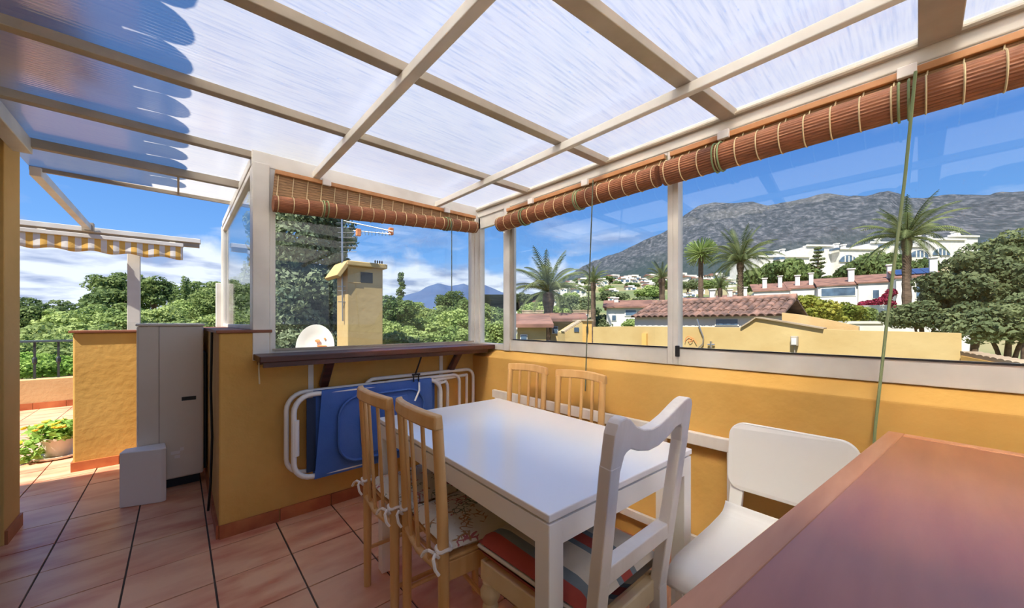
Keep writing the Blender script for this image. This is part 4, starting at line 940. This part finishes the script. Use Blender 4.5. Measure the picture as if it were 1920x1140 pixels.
r = np.random.default_rng(5); cc_ = np.stack([r.normal(0, .22, 40), r.normal(0, .22, 40), np.linspace(1, 11.2, 40)], 1); p_, d_ = clumps(cc_, np.tile([.35, .35, .6], (40, 1)), 2600, 6)
piece('foliage', leaves_mesh('foliage', 'leaf_pine_dark', p_, d_, .16, .5, 1.6, 9), cy); MB().tube([(0, 0, 0), (0, 0, 8)], [.15, .05], 6).build('trunk', 'bark', cy)
# greenery through the back window
bw = [(742, 548, 26, 70, 1, 1), (790, 600, 22, 110, 0, 2), (850, 590, 24, 120, 0, 3), (755, 612, 18, 90, 0, 4), (830, 625, 16, 120, 0, 5), (872, 548, 34, 70, 1, 6), (845, 540, 38, 52, 1, 7), (812, 565, 36, 60, 0, 8), (880, 605, 18, 80, 0, 9), (735, 590, 24, 80, 0, 13), (800, 578, 28, 90, 0, 14), (835, 562, 32, 80, 1, 15), (862, 572, 26, 80, 0, 16), (725, 570, 30, 60, 1, 17), (915, 590, 30, 80, 0, 18), (770, 560, 44, 60, 0, 10), (905, 560, 40, 60, 0, 11), (935, 566, 44, 60, 1, 12)]
for px, top, Z, w, dk, s in bw:
    o_ = nth([e for e in bw if e[4] == dk], lambda e: e[0], px)
    tree('pine_tree', [o_+' light green tree right of the yellow chimney', o_+' dark tree right of the yellow chimney'][dk], px, top, Z, w*1.3, 'leaf_pine_dark' if dk else 'leaf_pine', 'round', 5200, .075, 30+s % 3, 'trees through the back window', .8)
ar_ = thing('conifer_tree', 'tall thin layered conifer beside the chimney', 'tree', (*dirxy(752, 60), gz(*dirxy(752, 60))))
zt = at(752, 513, 60).z-ar_.location.z; r = np.random.default_rng(8); kk = 50; hz = np.linspace(.25, 1, kk); a_ = r.uniform(0, 2*PI, kk); q_ = (1.02-hz)*1.9*r.uniform(.4, 1, kk)
p_, d_ = clumps(np.stack([q_*np.cos(a_), q_*np.sin(a_), hz*zt], 1), np.tile([.5, .5, .22], (kk, 1)), 2400, 9); piece('foliage', leaves_mesh('foliage', 'leaf_pine_dark', p_, d_, .2, .5, 1.6, 10), ar_); MB().tube([(0, 0, 0), (0, 0, zt)], [.25, .04], 6).build('trunk', 'bark', ar_)
# ---- palms
def frond_mesh(curve, L, m='leaf_palm', n=26, w=.16):
    """feather frond along +x from the origin; curve: list of pitch angles (deg) along it."""
    mb = MB(); p = Vector((0, 0, 0)); pts = [p.copy()]; k = n
    for i in range(k):
        a = math.radians(np.interp(i/k, np.linspace(0, 1, len(curve)), curve)); p = p+Vector((math.cos(a), 0, math.sin(a)))*(L/k); pts.append(p.copy())
    mb.tube(pts[::3]+[pts[-1]], [.03*L/3*(1-.8*i/len(pts[::3])) for i in range(len(pts[::3])+1)], 4)
    for i in range(2, k+1):
        t = i/k; d = (pts[i]-pts[i-1]).normalized(); lw = w*L*(math.sin(PI*min(1, t*.93+.07))**.6)*.9+.02
        nrm = Vector((-d.z, 0, d.x))
        for s in (-1, 1):
            tip = pts[i]+Vector((0, s, 0))*lw*.72+d*lw*.62-nrm*lw*.18+Vector((0, 0, -lw*.18)); b0 = pts[i]-d*(.016*L); b1 = pts[i]+d*(.016*L)
            mb.add([b0, b1, (b1+tip)/2+nrm*.03*lw, tip, (b0+tip)/2], [(0, 1, 2, 3, 4)])
    return mb.mesh('frond', m)
FR = [frond_mesh([82, 66, 40], 1.0), frond_mesh([58, 34, -12], 1.0), frond_mesh([34, 2, -48], 1.0), frond_mesh([4, -38, -74], .85)]
def palm(label, px, crown_y, Z, Lpx, tr=.2, fr=(6, 10, 10, 6), seed=0, drop=None):
    c = at(px, crown_y, Z); zg = gz(c.x, c.y); h = c.z-zg; L = Lpx/690*Z; r = random.Random(seed)
    o = thing('palm_tree', label, 'palm', (c.x, c.y, zg), 0, 'palms around the town')
    nr = 20; pts = []; rad = []
    for i in range(nr+1):
        t = i/nr; pts.append((.05*math.sin(3*t), 0, h*t)); rad.append(tr*(1.0-.22*t)*(1.08 if i % 2 else .95)*(1.25 if t > .93 else 1))
    MB().tube(pts, rad, 10).build('trunk', 'bark', o)
    a = 0
    for k_, cnt in enumerate(fr):
        for i in range(cnt):
            a = 2*PI*(i+r.uniform(-.3, .3))/cnt+k_*.5; s = L*r.uniform(.88, 1.1); piece('frond', FR[k_], o, (0, 0, h), (r.uniform(-.25, .25), r.uniform(-.12, .12), a), (s, s, s))
    return o
palm('big feather palm beside the corner post, thick bare trunk', 1028, 548, 17, 84, .27, (7, 12, 14, 9), seed=1)
palm('tall feather palm rising above the white gabled houses', 1388, 492, 30, 72, .27, (7, 12, 14, 9), seed=2)
palm('feather palm with drooping crown right of the long cord', 1700, 448, 26, 84, .28, (6, 12, 14, 12), 3)
palm('small palm behind the thin pull cord', 1112, 530, 30, 40, .22, (5, 8, 8, 4), 4)
palm('slender palm just left of the window mullion', 1241, 522, 34, 36, .3, (5, 8, 8, 4), 5)
palm('low palm in front of the solar roof', 1350, 540, 22, 34, .13, (5, 7, 6, 2), 6)
fp = thing('fan_palm', 'bushy fan palm behind the tall feather palm', 'palm', (*dirxy(1314, 40), gz(*dirxy(1314, 40))))
zc = at(1314, 474, 40).z-fp.location.z; r = np.random.default_rng(21)
MB().tube([(0, 0, 0), (0, 0, zc)], [.3, .25], 8).build('trunk', 'bark', fp)
fanm = MB()
for i in range(9): a = -1.2+2.4*i/8; fanm.add([(0, -.02, 0), (0, .02, 0), (math.cos(a), math.sin(a)+.04, -.15*abs(a)), (math.cos(a), math.sin(a)-.04, -.15*abs(a))], [(0, 1, 2, 3)])
fanm = fanm.mesh('fan_leaf', 'leaf_pine')
for i in range(44): piece('fan_leaf', fanm, fp, (0, 0, zc), (r.uniform(-.5, .5), r.uniform(-1.1, .9), r.uniform(0, 2*PI)), (1.7, 1.7, 1.7))
# ---- trees and shrubs in the town
tree('pine_tree', 'flat-topped green stone pine left of the pale layered conifer', 1464, 486, 62, 128, 'leaf_pine_dark', 'umbrella', 8000, .07, 51, 'stone pines before the white terraces', .75)
tree('pine_tree', 'flat-topped green stone pine behind the drooping palm', 1652, 474, 66, 140, 'leaf_pine_dark', 'umbrella', 8000, .07, 52, 'stone pines before the white terraces', .75)
tree('shrub', 'yellow-green shrub beyond the tiled roof', 1440, 549, 16, 110, 'leaf_shrub', 'bush', 6000, .07, 61, 'shrubs behind the yellow wall', .8, 'shrub')
tree('shrub', 'large olive-green shrub in the middle of the long window', 1500, 544, 17, 150, 'leaf_shrub', 'bush', 7000, .065, 62, 'shrubs behind the yellow wall', .8, 'shrub')
tree('shrub', 'green shrub left of the red flowering creeper', 1565, 556, 19, 110, 'leaf_shrub', 'bush', 6000, .07, 63, 'shrubs behind the yellow wall', .8, 'shrub')
tree('shrub', 'dark green shrub under the red flowering creeper', 1620, 572, 20, 70, 'leaf_pine', 'bush', 4000, .08, 64, 'shrubs behind the yellow wall', .9, 'shrub')
tree('olive_tree', 'grey-green tree in front of the solar panels', 1730, 556, 15, 130, 'leaf_olive', 'bush', 6500, .07, 65, None, .8)
tree('olive_tree', 'large shady tree left of the window edge', 1830, 452, 15, 200, 'leaf_olive', 'round', 12000, .055, 66, None, .95)
tree('olive_tree', 'tall green tree cut off by the right edge', 1925, 398, 17, 190, 'leaf_olive', 'round', 11000, .055, 67, None, 1.1)
tree('olive_tree', 'dark low tree at the right end behind the roof ridge', 1890, 540, 13, 200, 'leaf_olive', 'bush', 9000, .06, 68, None, .9)
gt = ((1050, 570, 48, 70, 15), (1098, 562, 56, 70, 16), (1165, 556, 60, 60, 17), (1205, 552, 64, 56, 18), (1010, 560, 60, 80, 1), (1075, 548, 70, 80, 2), (1075, 592, 34, 70, 3), (1130, 583, 32, 90, 4), (1185, 562, 40, 70, 5), (1150, 540, 90, 80, 6), (1215, 530, 85, 60, 7), (1290, 520, 80, 50, 8), (1335, 518, 60, 60, 9), (1000, 600, 32, 60, 10), (1190, 590, 26, 60, 11), (1290, 553, 50, 40, 12), (1420, 520, 75, 60, 13), (975, 545, 90, 50, 14))
for px, top, Z, w, s in gt:
    tree('garden_tree', nth([(e[0]+e[4]*.001,) for e in gt], lambda e: e[0], px+s*.001)+' small garden tree from the corner post among white houses', px, top, Z, w, 'leaf_pine' if s % 2 else 'leaf_olive', 'bush', 4000, .085, 70+s % 3, 'garden trees in the town', .8)
fs_ = random.Random(9)
for i in range(46):
    f = fs_.random(); Z = 80+170*f; px = fs_.uniform(970, 1262); wt = fs_.uniform(22, 40); top = 605-(gz(*dirxy(px, Z))+wt/690*Z*.55-H)/Z*690
    tree('slope_tree', 'little dark tree dotted over the far town slope', px, top, Z, wt, 'leaf_pine_dark' if i % 3 else 'leaf_pine', 'bush', 4000, .085, 70+i % 3, 'little trees on the far town slope', .8)
nf = thing('conifer_tree', 'pale layered conifer in front of the white terraces', 'tree', (*dirxy(1534, 58), gz(*dirxy(1534, 58))))
zt = at(1534, 466, 58).z-nf.location.z; kk = 44; hz = np.repeat(np.linspace(.35, 1, 11), 4); a_ = r.uniform(0, 2*PI, kk); q_ = (1.05-hz)*2.6*r.uniform(.5, 1, kk)
p_, d_ = clumps(np.stack([q_*np.cos(a_), q_*np.sin(a_), hz*zt], 1), np.tile([.5, .5, .16], (kk, 1)), 2200, 9); piece('foliage', leaves_mesh('foliage', 'leaf_olive', p_, d_, .2, .5, 1.6, 10), nf); MB().tube([(0, 0, 0), (0, 0, zt)], [.3, .04], 6).build('trunk', 'bark', nf)
# ================================================================== BUILDINGS
# ---- yellow parapet wall outside the long window (x = 7), stepped outline in (y,z)
def zy(px, py, x):     # point on plane x seen at pixel
    rr = (px-960)/690; Z = x/(FW.x+rr*RT.x); return (Z*(FW.y+rr*RT.y), H+(605-py)/690*Z)
XW = 7.0
out = [zy(px, py, XW) for px, py in ((1112, 613), (1160, 612), (1290, 613), (1390, 614), (1405, 605), (1418, 596), (1450, 601), (1545, 617), (1600, 620), (1700, 622), (1803, 625))]
poly = out+[(out[-1][0], -4), (out[0][0], -4)]
yw = thing('parapet_wall', 'sunlit yellow plastered parapet wall outside the long window', 'wall', (XW, 2, -4))
MB().prism(poly, lambda a, b: (XW, a, b), lambda a, b: (XW+.22, a, b)).build('wall_body', 'ochre_far', yw, world=True)
cp = MB()
for a, b in zip(out[3:8], out[4:8]): cp.beam((XW+.1, a[0], a[1]+.008), (XW+.1, b[0], b[1]+.008), .28, .02)
cp.build('coping', 'stone_far', yw, world=True)
y_, z_ = zy(1209, 640, XW-.02); MB().box((XW-.05, y_-.05, z_-.5), (XW, y_+.05, z_+.16)).build('pilaster', 'ochre_house', yw, world=True)
back = [zy(px, py, 8.2) for px, py in ((1466, 586), (1500, 590), (1560, 601), (1610, 612))]
bw_ = MB().prism(back+[(back[-1][0], -4), (back[0][0], -4)], lambda a, b: (8.2, a, b), lambda a, b: (8.35, a, b)).build('gable_wall', 'ochre_pale')
tag(bw_, 'paler sloping wall behind the yellow parapet', 'wall')
y_, z_ = zy(1489, 640, XW-.06)
sc_ = thing('wall_lamp', 'small grey lantern on the yellow parapet wall', 'lamp', (XW-.04, y_, z_))
MB().box((XW-.07, y_-.045, z_-.07), (XW, y_+.045, z_+.08)).build('housing', 'alu_dull', sc_, world=True, bevel=.01)
MB().box((XW-.09, y_-.03, z_-.05), (XW-.068, y_+.03, z_+.05)).build('lens', 'alu', sc_, world=True); MB().tube([(XW-.03, y_, z_-.07), (XW-.03, y_, z_-.2)], .008, 6).build('conduit', 'alu_dull', sc_, world=True)
def pl(px, py): y, z = zy(px, py, XW-.03); return (XW-.03, y, z)
wr_ = thing('roof_wires', 'bent pipe and loose wires on the yellow wall', 'wires', pl(1310, 645))
MB().tube([pl(1307, 598), pl(1312, 615), pl(1319, 632), pl(1318, 645), pl(1310, 652)], .012, 6).build('pipe', 'steel', wr_, world=True)
MB().tube([pl(1284, 641), pl(1286, 634), pl(1291, 630), pl(1297, 633), pl(1298, 639), pl(1293, 642), pl(1290, 637), pl(1300, 634), pl(1306, 644)], .006, 5).build('wire', 'orange', wr_, world=True)
MB().tube([pl(1333, 640), pl(1333, 652)], .02, 6).tube([pl(1327, 646), pl(1340, 646)], .014, 6).build('valve', 'steel', wr_, world=True)
# ridge tiles at the right end of the wall
rt_ = thing('roof_ridge', 'row of curved clay ridge tiles sloping down at the right', 'roof', (6.5, -1, 0))
half = MB(); n9 = [(math.cos(PI*i/8), math.sin(PI*i/8)) for i in range(9)]
half.add([(0, c*.085, s*.07) for c, s in n9]+[(.0, 0, 0)]+[(.32, c*.07, s*.06) for c, s in n9]+[(.32, 0, 0)], [(i, i+1, 11+i, 10+i) for i in range(8)]+[tuple(range(10)), tuple(range(10, 20))[::-1], (0, 10, 19, 9), (8, 9, 19, 18)])
half = half.mesh('ridge_tile', 'stone_far')
A_ = at(1822, 664, 4.4); B_ = at(2020, 702, 3.3); k = 13
MB().beam(A_-Vector((0, 0, .12)), B_-Vector((0, 0, .12)), .2, .2).build('ridge_base', 'ochre_house', rt_, world=True)
dd = B_-A_; aa = math.atan2(dd.y, dd.x)
for i in range(k):
    q = A_.lerp(B_, i/k)-rt_.location; piece('ridge_tile', half, rt_, q-Vector((0, 0, .03))+Vector((math.sin(aa), -math.cos(aa), 0))*.09, (0, -.05, aa+PI/2), (.55, .9, .9))
# ---- white building with barrel-tiled roof just behind the parapet
WX = 10.0
y0, ze = zy(1466, 589, WX); y1, _ = zy(1190, 589, WX)
WB = thing('tiled_house', 'white house with a barrel-tiled roof just behind the yellow wall', 'house', (WX, (y0+y1)/2, -4))
MB().box((WX, y0, -4), (WX+2.4, y1, ze)).build('wall', 'stucco_white', WB, world=True)
ywn, zwn = zy(1363, 604, WX)
wn = MB().box((WX-.02, ywn-.27, zwn-.09), (WX+.02, ywn+.27, zwn+.09)).build('window', 'alu', WB, world=True); MB().box((WX-.03, ywn-.24, zwn-.07), (WX-.015, ywn+.24, zwn+.07)).build('pane', 'win_dark', wn, world=True)
rise = .42; run = 1.25
MB().prism([(-.14, 0), (run, rise), (2*run+.14, 0), (2*run+.14, -.04), (run, rise-.04), (-.14, -.04)], lambda a, b: (WX+a, y0-.05, ze+b), lambda a, b: (WX+a, y1+.05, ze+b)).build('roof_deck', 'clay_roof', WB, world=True)
sl = math.atan2(rise, run); tlm = MB(); TL = .42
tlm.add([(0, c*.075, s*.06) for c, s in n9]+[(TL, c*.062, s*.05) for c, s in n9]+[(0, c*.058, s*.045) for c, s in n9], [(i, i+1, 9+i+1, 9+i) for i in range(8)]+[(i+1, i, 18+i, 18+i+1) for i in range(8)])
tlm = tlm.mesh('roof_tile', 'clay_roof')
ncol = int((y1-y0)/.168)
for i in range(ncol+1):
    for j in range(4):
        s_ = -.16+j*.375; piece('roof_tile', tlm, WB, (s_*math.cos(sl), y0+.02+.168*i-(y0+y1)/2, ze+4+.012+s_*math.sin(sl)+.01*(j % 2)), (0, -sl, random.uniform(-.04, .04)))
MB().tube([(WX+run, y0-.05, ze+rise+.02), (WX+run, y1+.05, ze+rise+.02)], .09, 10).build('ridge', 'clay_roof', WB, world=True, smooth=True)
# ---- generic town house
def house(name, label, px0, px1, ytop, ybot, Z, depth=6, roof='gable', wins=(), m='stucco_white', roofm='clay_far', rh=.9, group=None, chim=(), yaw=0, cat='house', over=.25, sink=6):
    """front wall spans px0..px1, eaves at ytop, visible base ybot; wins: (fx0,fx1,fy0,fy1) fractions of the front."""
    a = at(px0, ytop, Z); b = at(px1, ytop, Z); wd = (b-a).length; hz = (ybot-ytop)/690*Z
    mid = (a+b)/2
    if yaw == 0 and cat != 'wall': yaw = -.85*math.atan(((px0+px1)/2-960)/690); wd *= math.cos(yaw)
    o = thing(name, label, cat, (mid.x, mid.y, mid.z-hz-sink), -YAW+yaw, group)
    # local: x along the front, y away from the viewer, z up
    zb = sink; zt = sink+hz
    MB().box((-wd/2, 0, 0), (wd/2, depth, zt)).build('wall', m, o)
    if roof == 'gable':
        MB().prism([(-over, 0), (depth*.5, rh), (depth+over, 0), (depth+over, -.12), (depth*.5, rh-.12), (-over, -.12)], lambda p, q: (-wd/2-over, p, zt+.1+q), lambda p, q: (wd/2+over, p, zt+.1+q)).build('roof', roofm, o)
    elif roof == 'side':
        MB().prism([(-wd/2-over, 0), (0, rh), (wd/2+over, 0), (wd/2+over, -.12), (0, rh-.12), (-wd/2-over, -.12)], lambda p, q: (p, -over, zt+.1+q), lambda p, q: (p, depth+over, zt+.1+q)).build('roof', roofm, o)
        MB().prism([(-wd/2, 0), (0, rh-.1), (wd/2, 0)], lambda p, q: (p, .01, zt+q), lambda p, q: (p, depth-.01, zt+q)).build('gable', m, o)
    elif roof == 'shed':
        MB().prism([(-over, 0), (depth, rh), (depth, rh-.12), (-over, -.12)], lambda p, q: (-wd/2-over, p, zt+.1+q), lambda p, q: (wd/2+over, p, zt+.1+q)).build('roof', roofm, o)
    else:
        MB().box((-wd/2-.05, -.05, zt), (wd/2+.05, depth+.05, zt+.12)).build('parapet', m, o)
    for f in wins:
        x0 = -wd/2+wd*f[0]; x1 = -wd/2+wd*f[1]; z0 = zb+hz*(1-f[3]); z1 = zb+hz*(1-f[2])
        w_ = MB().box((x0, -.05, z0), (x1, .05, z1)).build('window', 'alu', o); e = min(.08, (x1-x0)*.12)
        MB().box((x0+e, -.07, z0+e), (x1-e, -.04, z1-e)).build('pane', 'win_dark', w_)
    for fx, w_, h_ in chim:
        x = -wd/2+wd*fx; c_ = MB().box((x-w_/2, depth*.3, zt), (x+w_/2, depth*.3+w_, zt+h_)).build('chimney', m, o); MB().box((x-w_*.7, depth*.3-w_*.2, zt+h_), (x+w_*.7, depth*.3+w_*1.2, zt+h_+w_*.25)).build('chimney_cap', m, c_)
    return o
house('yellow_house', 'yellow house with brown tiled roof right of the big palm trunk', 1032, 1090, 602, 650, 15, 3, 'gable', ((.05, .25, .2, .5),), 'ochre_far', rh=.28)
house('yellow_house', 'yellow house with reddish roof at the left edge of the far sash', 970, 1024, 613, 660, 13, 3, 'shed', ((.1, .35, .3, .7),), 'ochre_far', rh=.45)
sh = thing('stair_head', 'yellow stair head with slanted tiled coping and a dark window', 'building', tuple(at(1085, 660, 9.5)), -YAW+.12)
s0 = 9.5/690
MB().prism([(-26*s0, 0-.8), (-26*s0, 36*s0), (8*s0, 57*s0), (8*s0, -.8)], lambda a, b: (a, 0, b), lambda a, b: (a, .8, b)).build('wall', 'ochre_far', sh)
MB().box((8*s0, -.02, -.8), (25*s0, .8, 58*s0)).build('tower', 'ochre_house', sh)
for i in range(7): MB().beam((-27*s0+5*s0*i, .2, (36+3.2*i)*s0+.02), (-22.3*s0+5*s0*i, .2, (39+3.2*i)*s0+.02), .34, .04).build('coping_tile', 'stone_far', sh)
MB().box((-9*s0, -.02, 38*s0), (0, .02, 46*s0)).build('window', 'win_dark', sh); MB().box((14*s0, -.04, 36*s0), (17.5*s0, 0, 48*s0)).build('slot_window', 'black', sh)
MB().box((6*s0, -.06, 58*s0), (27*s0, .86, 61*s0)).build('cap', 'stone_far', sh)
house('white_villa', 'white villa with two dark windows left of the tiled roof', 1137, 1232, 577, 606, 30, 6, 'gable', ((.10, .20, .45, .85), (.36, .60, .10, .55), (.68, .90, .1, .8)), rh=.7, chim=((.2, .35, .9),), over=.3)
house('long_shed', 'long low white-roofed shed behind the big palm', 978, 1110, 583, 600, 48, 8, 'flat', ((.05, .95, .35, .8),), 'stone_far', cat='building')
rows = [(1285, 1345, 578, 612, 36, 'white row house with a blue solar roof behind the tiled house', ((.1, .5, .4, .8),)),
        (1350, 1412, 572, 612, 38, 'white row house behind the trunk of the tall palm', ((.2, .5, .4, .8),)),
        (1415, 1478, 546, 590, 44, 'white row house with brown roof below the left stone pine', ((.1, .4, .4, .8),)),
        (1480, 1535, 541, 590, 43, 'white row house with a white gable edge below the conifer', ((.2, .7, .3, .6),)),
        (1536, 1606, 536, 580, 40, 'white row house with a wide glazed balcony', ((.06, .94, .06, .45),)),
        (1612, 1680, 530, 580, 38, 'white row house with the red flowering creeper', ((.35, .55, .25, .6),)),
        (1684, 1762, 520, 585, 34, 'white row house with solar panels on the roof', ((.42, .62, .12, .62),))]
for i, (a, b, yt, yb, Z, lab, w) in enumerate(rows):
    o = house('row_house', lab, a, b, yt, yb, Z, 6, 'shed', w, rh=1.35, group='white row houses up the street', chim=((.35, .45, 1.7), (.8, .4, 1.9)) if i in (2, 3, 1) else ((.9, .5, 1.9),), over=.15)
    if i in (0, 6):
        wd = (b-a)/690*Z; zt = 6+(yb-yt)/690*Z
        for q in range(4): MB().beam((-wd*.28+wd*.17*q, .8, zt+.42), (-wd*.28+wd*.17*q, 4.6, zt+1.27), wd*.16, .06).build('solar_panel', 'solar', o)
bg_ = thing('bougainvillea', 'deep red flowering creeper over a white balcony', 'creeper', tuple(at(1650, 580, 35)))
r = np.random.default_rng(31); cc_ = np.array([[x, 0, z] for x, z in ((-1.6, .4), (-1.0, .5), (-.4, .6), (.2, .8), (.7, 1.2), (1.0, .5), (1.1, 1.6), (1.2, .0), (-.8, .2))]); p_, d_ = clumps(cc_, np.tile([.45, .35, .38], (9, 1)), 2600, 3)
piece('foliage', leaves_mesh('foliage', 'bougain', p_, d_, .15, .6, 1.3, 2), bg_, rot=(0, 0, -YAW)); MB().tube([(1.1, .2, -2.2), (1.1, .1, 1.0)], [.08, .05], 6).build('stem', 'bark', bg_)
house('white_villa', 'small white garden wall block under the red creeper', 1612, 1662, 575, 592, 30, 2, 'flat', cat='building')
house('white_villa', 'long white garden wall behind the shady tree', 1652, 1835, 600, 606, 22, .4, 'flat', cat='wall', sink=2)
house('white_villa', 'short white garden wall below the green shrub', 1588, 1656, 607, 613, 17, .4, 'flat', cat='wall', sink=2)
# ---- big white terraces on the hill
def terraces():
    Z = 115; s = Z/690
    o = thing('hill_apartments', 'long stepped white apartment terraces with arches on the hillside', 'building', tuple(at(1640, 520, Z)), -YAW+.05)
    blk = [(1415, 1512, 484, 0), (1512, 1565, 462, 1), (1560, 1640, 471, -2), (1632, 1700, 456, 0), (1690, 1760, 460, 2), (1750, 1820, 449, 0), (1810, 1872, 438, 3)]
    for a, b, yt, dy in blk:
        MB().box(((a-1640)*s, dy, -14), ((b-1640)*s, dy+14, (520-yt)*s)).build('block', 'stucco_white', o)
        MB().box(((a-1640)*s-.2, dy-.4, (520-yt)*s), ((b-1640)*s+.2, dy, (520-yt)*s+.5)).build('parapet', 'stucco_white', o)
    for px, py, h in ((1470, 468, 18), (1482, 465, 18), (1530, 458, 9), (1548, 458, 9), (1591, 453, 20), (1605, 455, 18), (1675, 443, 14), (1758, 436, 16), (1784, 434, 15), (1834, 427, 16), (1842, 425, 16), (1418, 476, 12)):
        c_ = MB().box(((px-1640)*s-.45, 4, (520-py-h)*s-1), ((px-1640)*s+.45, 5, (520-py)*s)).build('chimney', 'stucco_white', o)
        MB().box(((px-1640)*s-.6, 3.85, (520-py)*s), ((px-1640)*s+.6, 5.15, (520-py)*s+.3)).build('chimney_cap', 'stucco_white', c_)
    for px, py, rw, dy in ((1575, 494, 16, -2), (1728, 482, 17, 0), (1772, 478, 17, 0)):
        arc = [(rw*s*math.cos(PI*i/12), .8*rw*s*math.sin(PI*i/12)) for i in range(13)]
        MB().prism(arc, lambda a, b: ((px-1640)*s+a, dy-.3, (520-py)*s+b), lambda a, b: ((px-1640)*s+a, dy+.2, (520-py)*s+b)).build('arch_window', 'win_dark', o)
        for i in (-1, 0, 1): MB().box(((px-1640)*s+i*rw*s*.45-.12, dy-.45, (520-py)*s), ((px-1640)*s+i*rw*s*.45+.12, dy-.3, (520-py)*s+.7*rw*s)).build('mullion', 'stucco_white', o)
    for px, py, w, h in ((1525, 474, 5, 4), (1555, 472, 5, 4), (1650, 468, 6, 8), (1690, 466, 6, 8), (1860, 452, 8, 5), (1448, 490, 10, 4)):
        MB().box(((px-1640)*s-w*s/2, -2.4, (520-py)*s), ((px-1640)*s+w*s/2, .3, (520-py)*s+h*s)).build('window', 'win_dark', o)
terraces()
# ---- scattered white houses up the slope
far = random.Random(5)
wm = MB().box((-.5, -.5, -1.5), (.5, .5, 1)).box((-.28, -.5, 1), (.3, .3, 1.35)).mesh('house_block', 'stucco_white'); rm = MB().prism([(-.6, 1.0), (0, 1.32), (.6, 1.0)], lambda a, b: (-.58, a, b), lambda a, b: (.1, a, b)).mesh('house_roof', 'clay_far')
wmm = MB().box((-.3, -.53, .35), (-.08, -.49, .7)).mesh('house_window', 'win_dark'); wm2 = MB().box((.1, -.53, .3), (.38, -.49, .75)).mesh('house_window', 'win_dark')
def cottage(px, py, Z, w):
    p = at(px, py, Z); p.z = gz(p.x, p.y)+(w/690*Z)*far.uniform(.0, .2); o = thing('hill_house', 'tiny white house scattered on the far slope', 'house', p, -YAW+far.uniform(-.5, .5), 'tiny white houses on the far slope'); s = w/690*Z
    for nm, me in (('block', wm), ('roof', rm), ('window', wmm), ('window', wm2)): piece(nm, me, o, scale=(s, s*.8, s*.42))
for i in range(62):
    px = far.uniform(965, 1262); f = far.random(); Z = 75+190*f; py = 578-50*f+far.uniform(-7, 7)-(px-965)*.05
    cottage(px, py, Z, far.uniform(12, 24))
for i in range(26):
    px = far.uniform(1270, 1425); f = far.random(); Z = 60+120*f; py = 566-38*f+far.uniform(-5, 5); cottage(px, py, Z, far.uniform(14, 26))
for i in range(12): cottage(far.uniform(725, 945), far.uniform(556, 582), far.uniform(90, 160), far.uniform(12, 22))
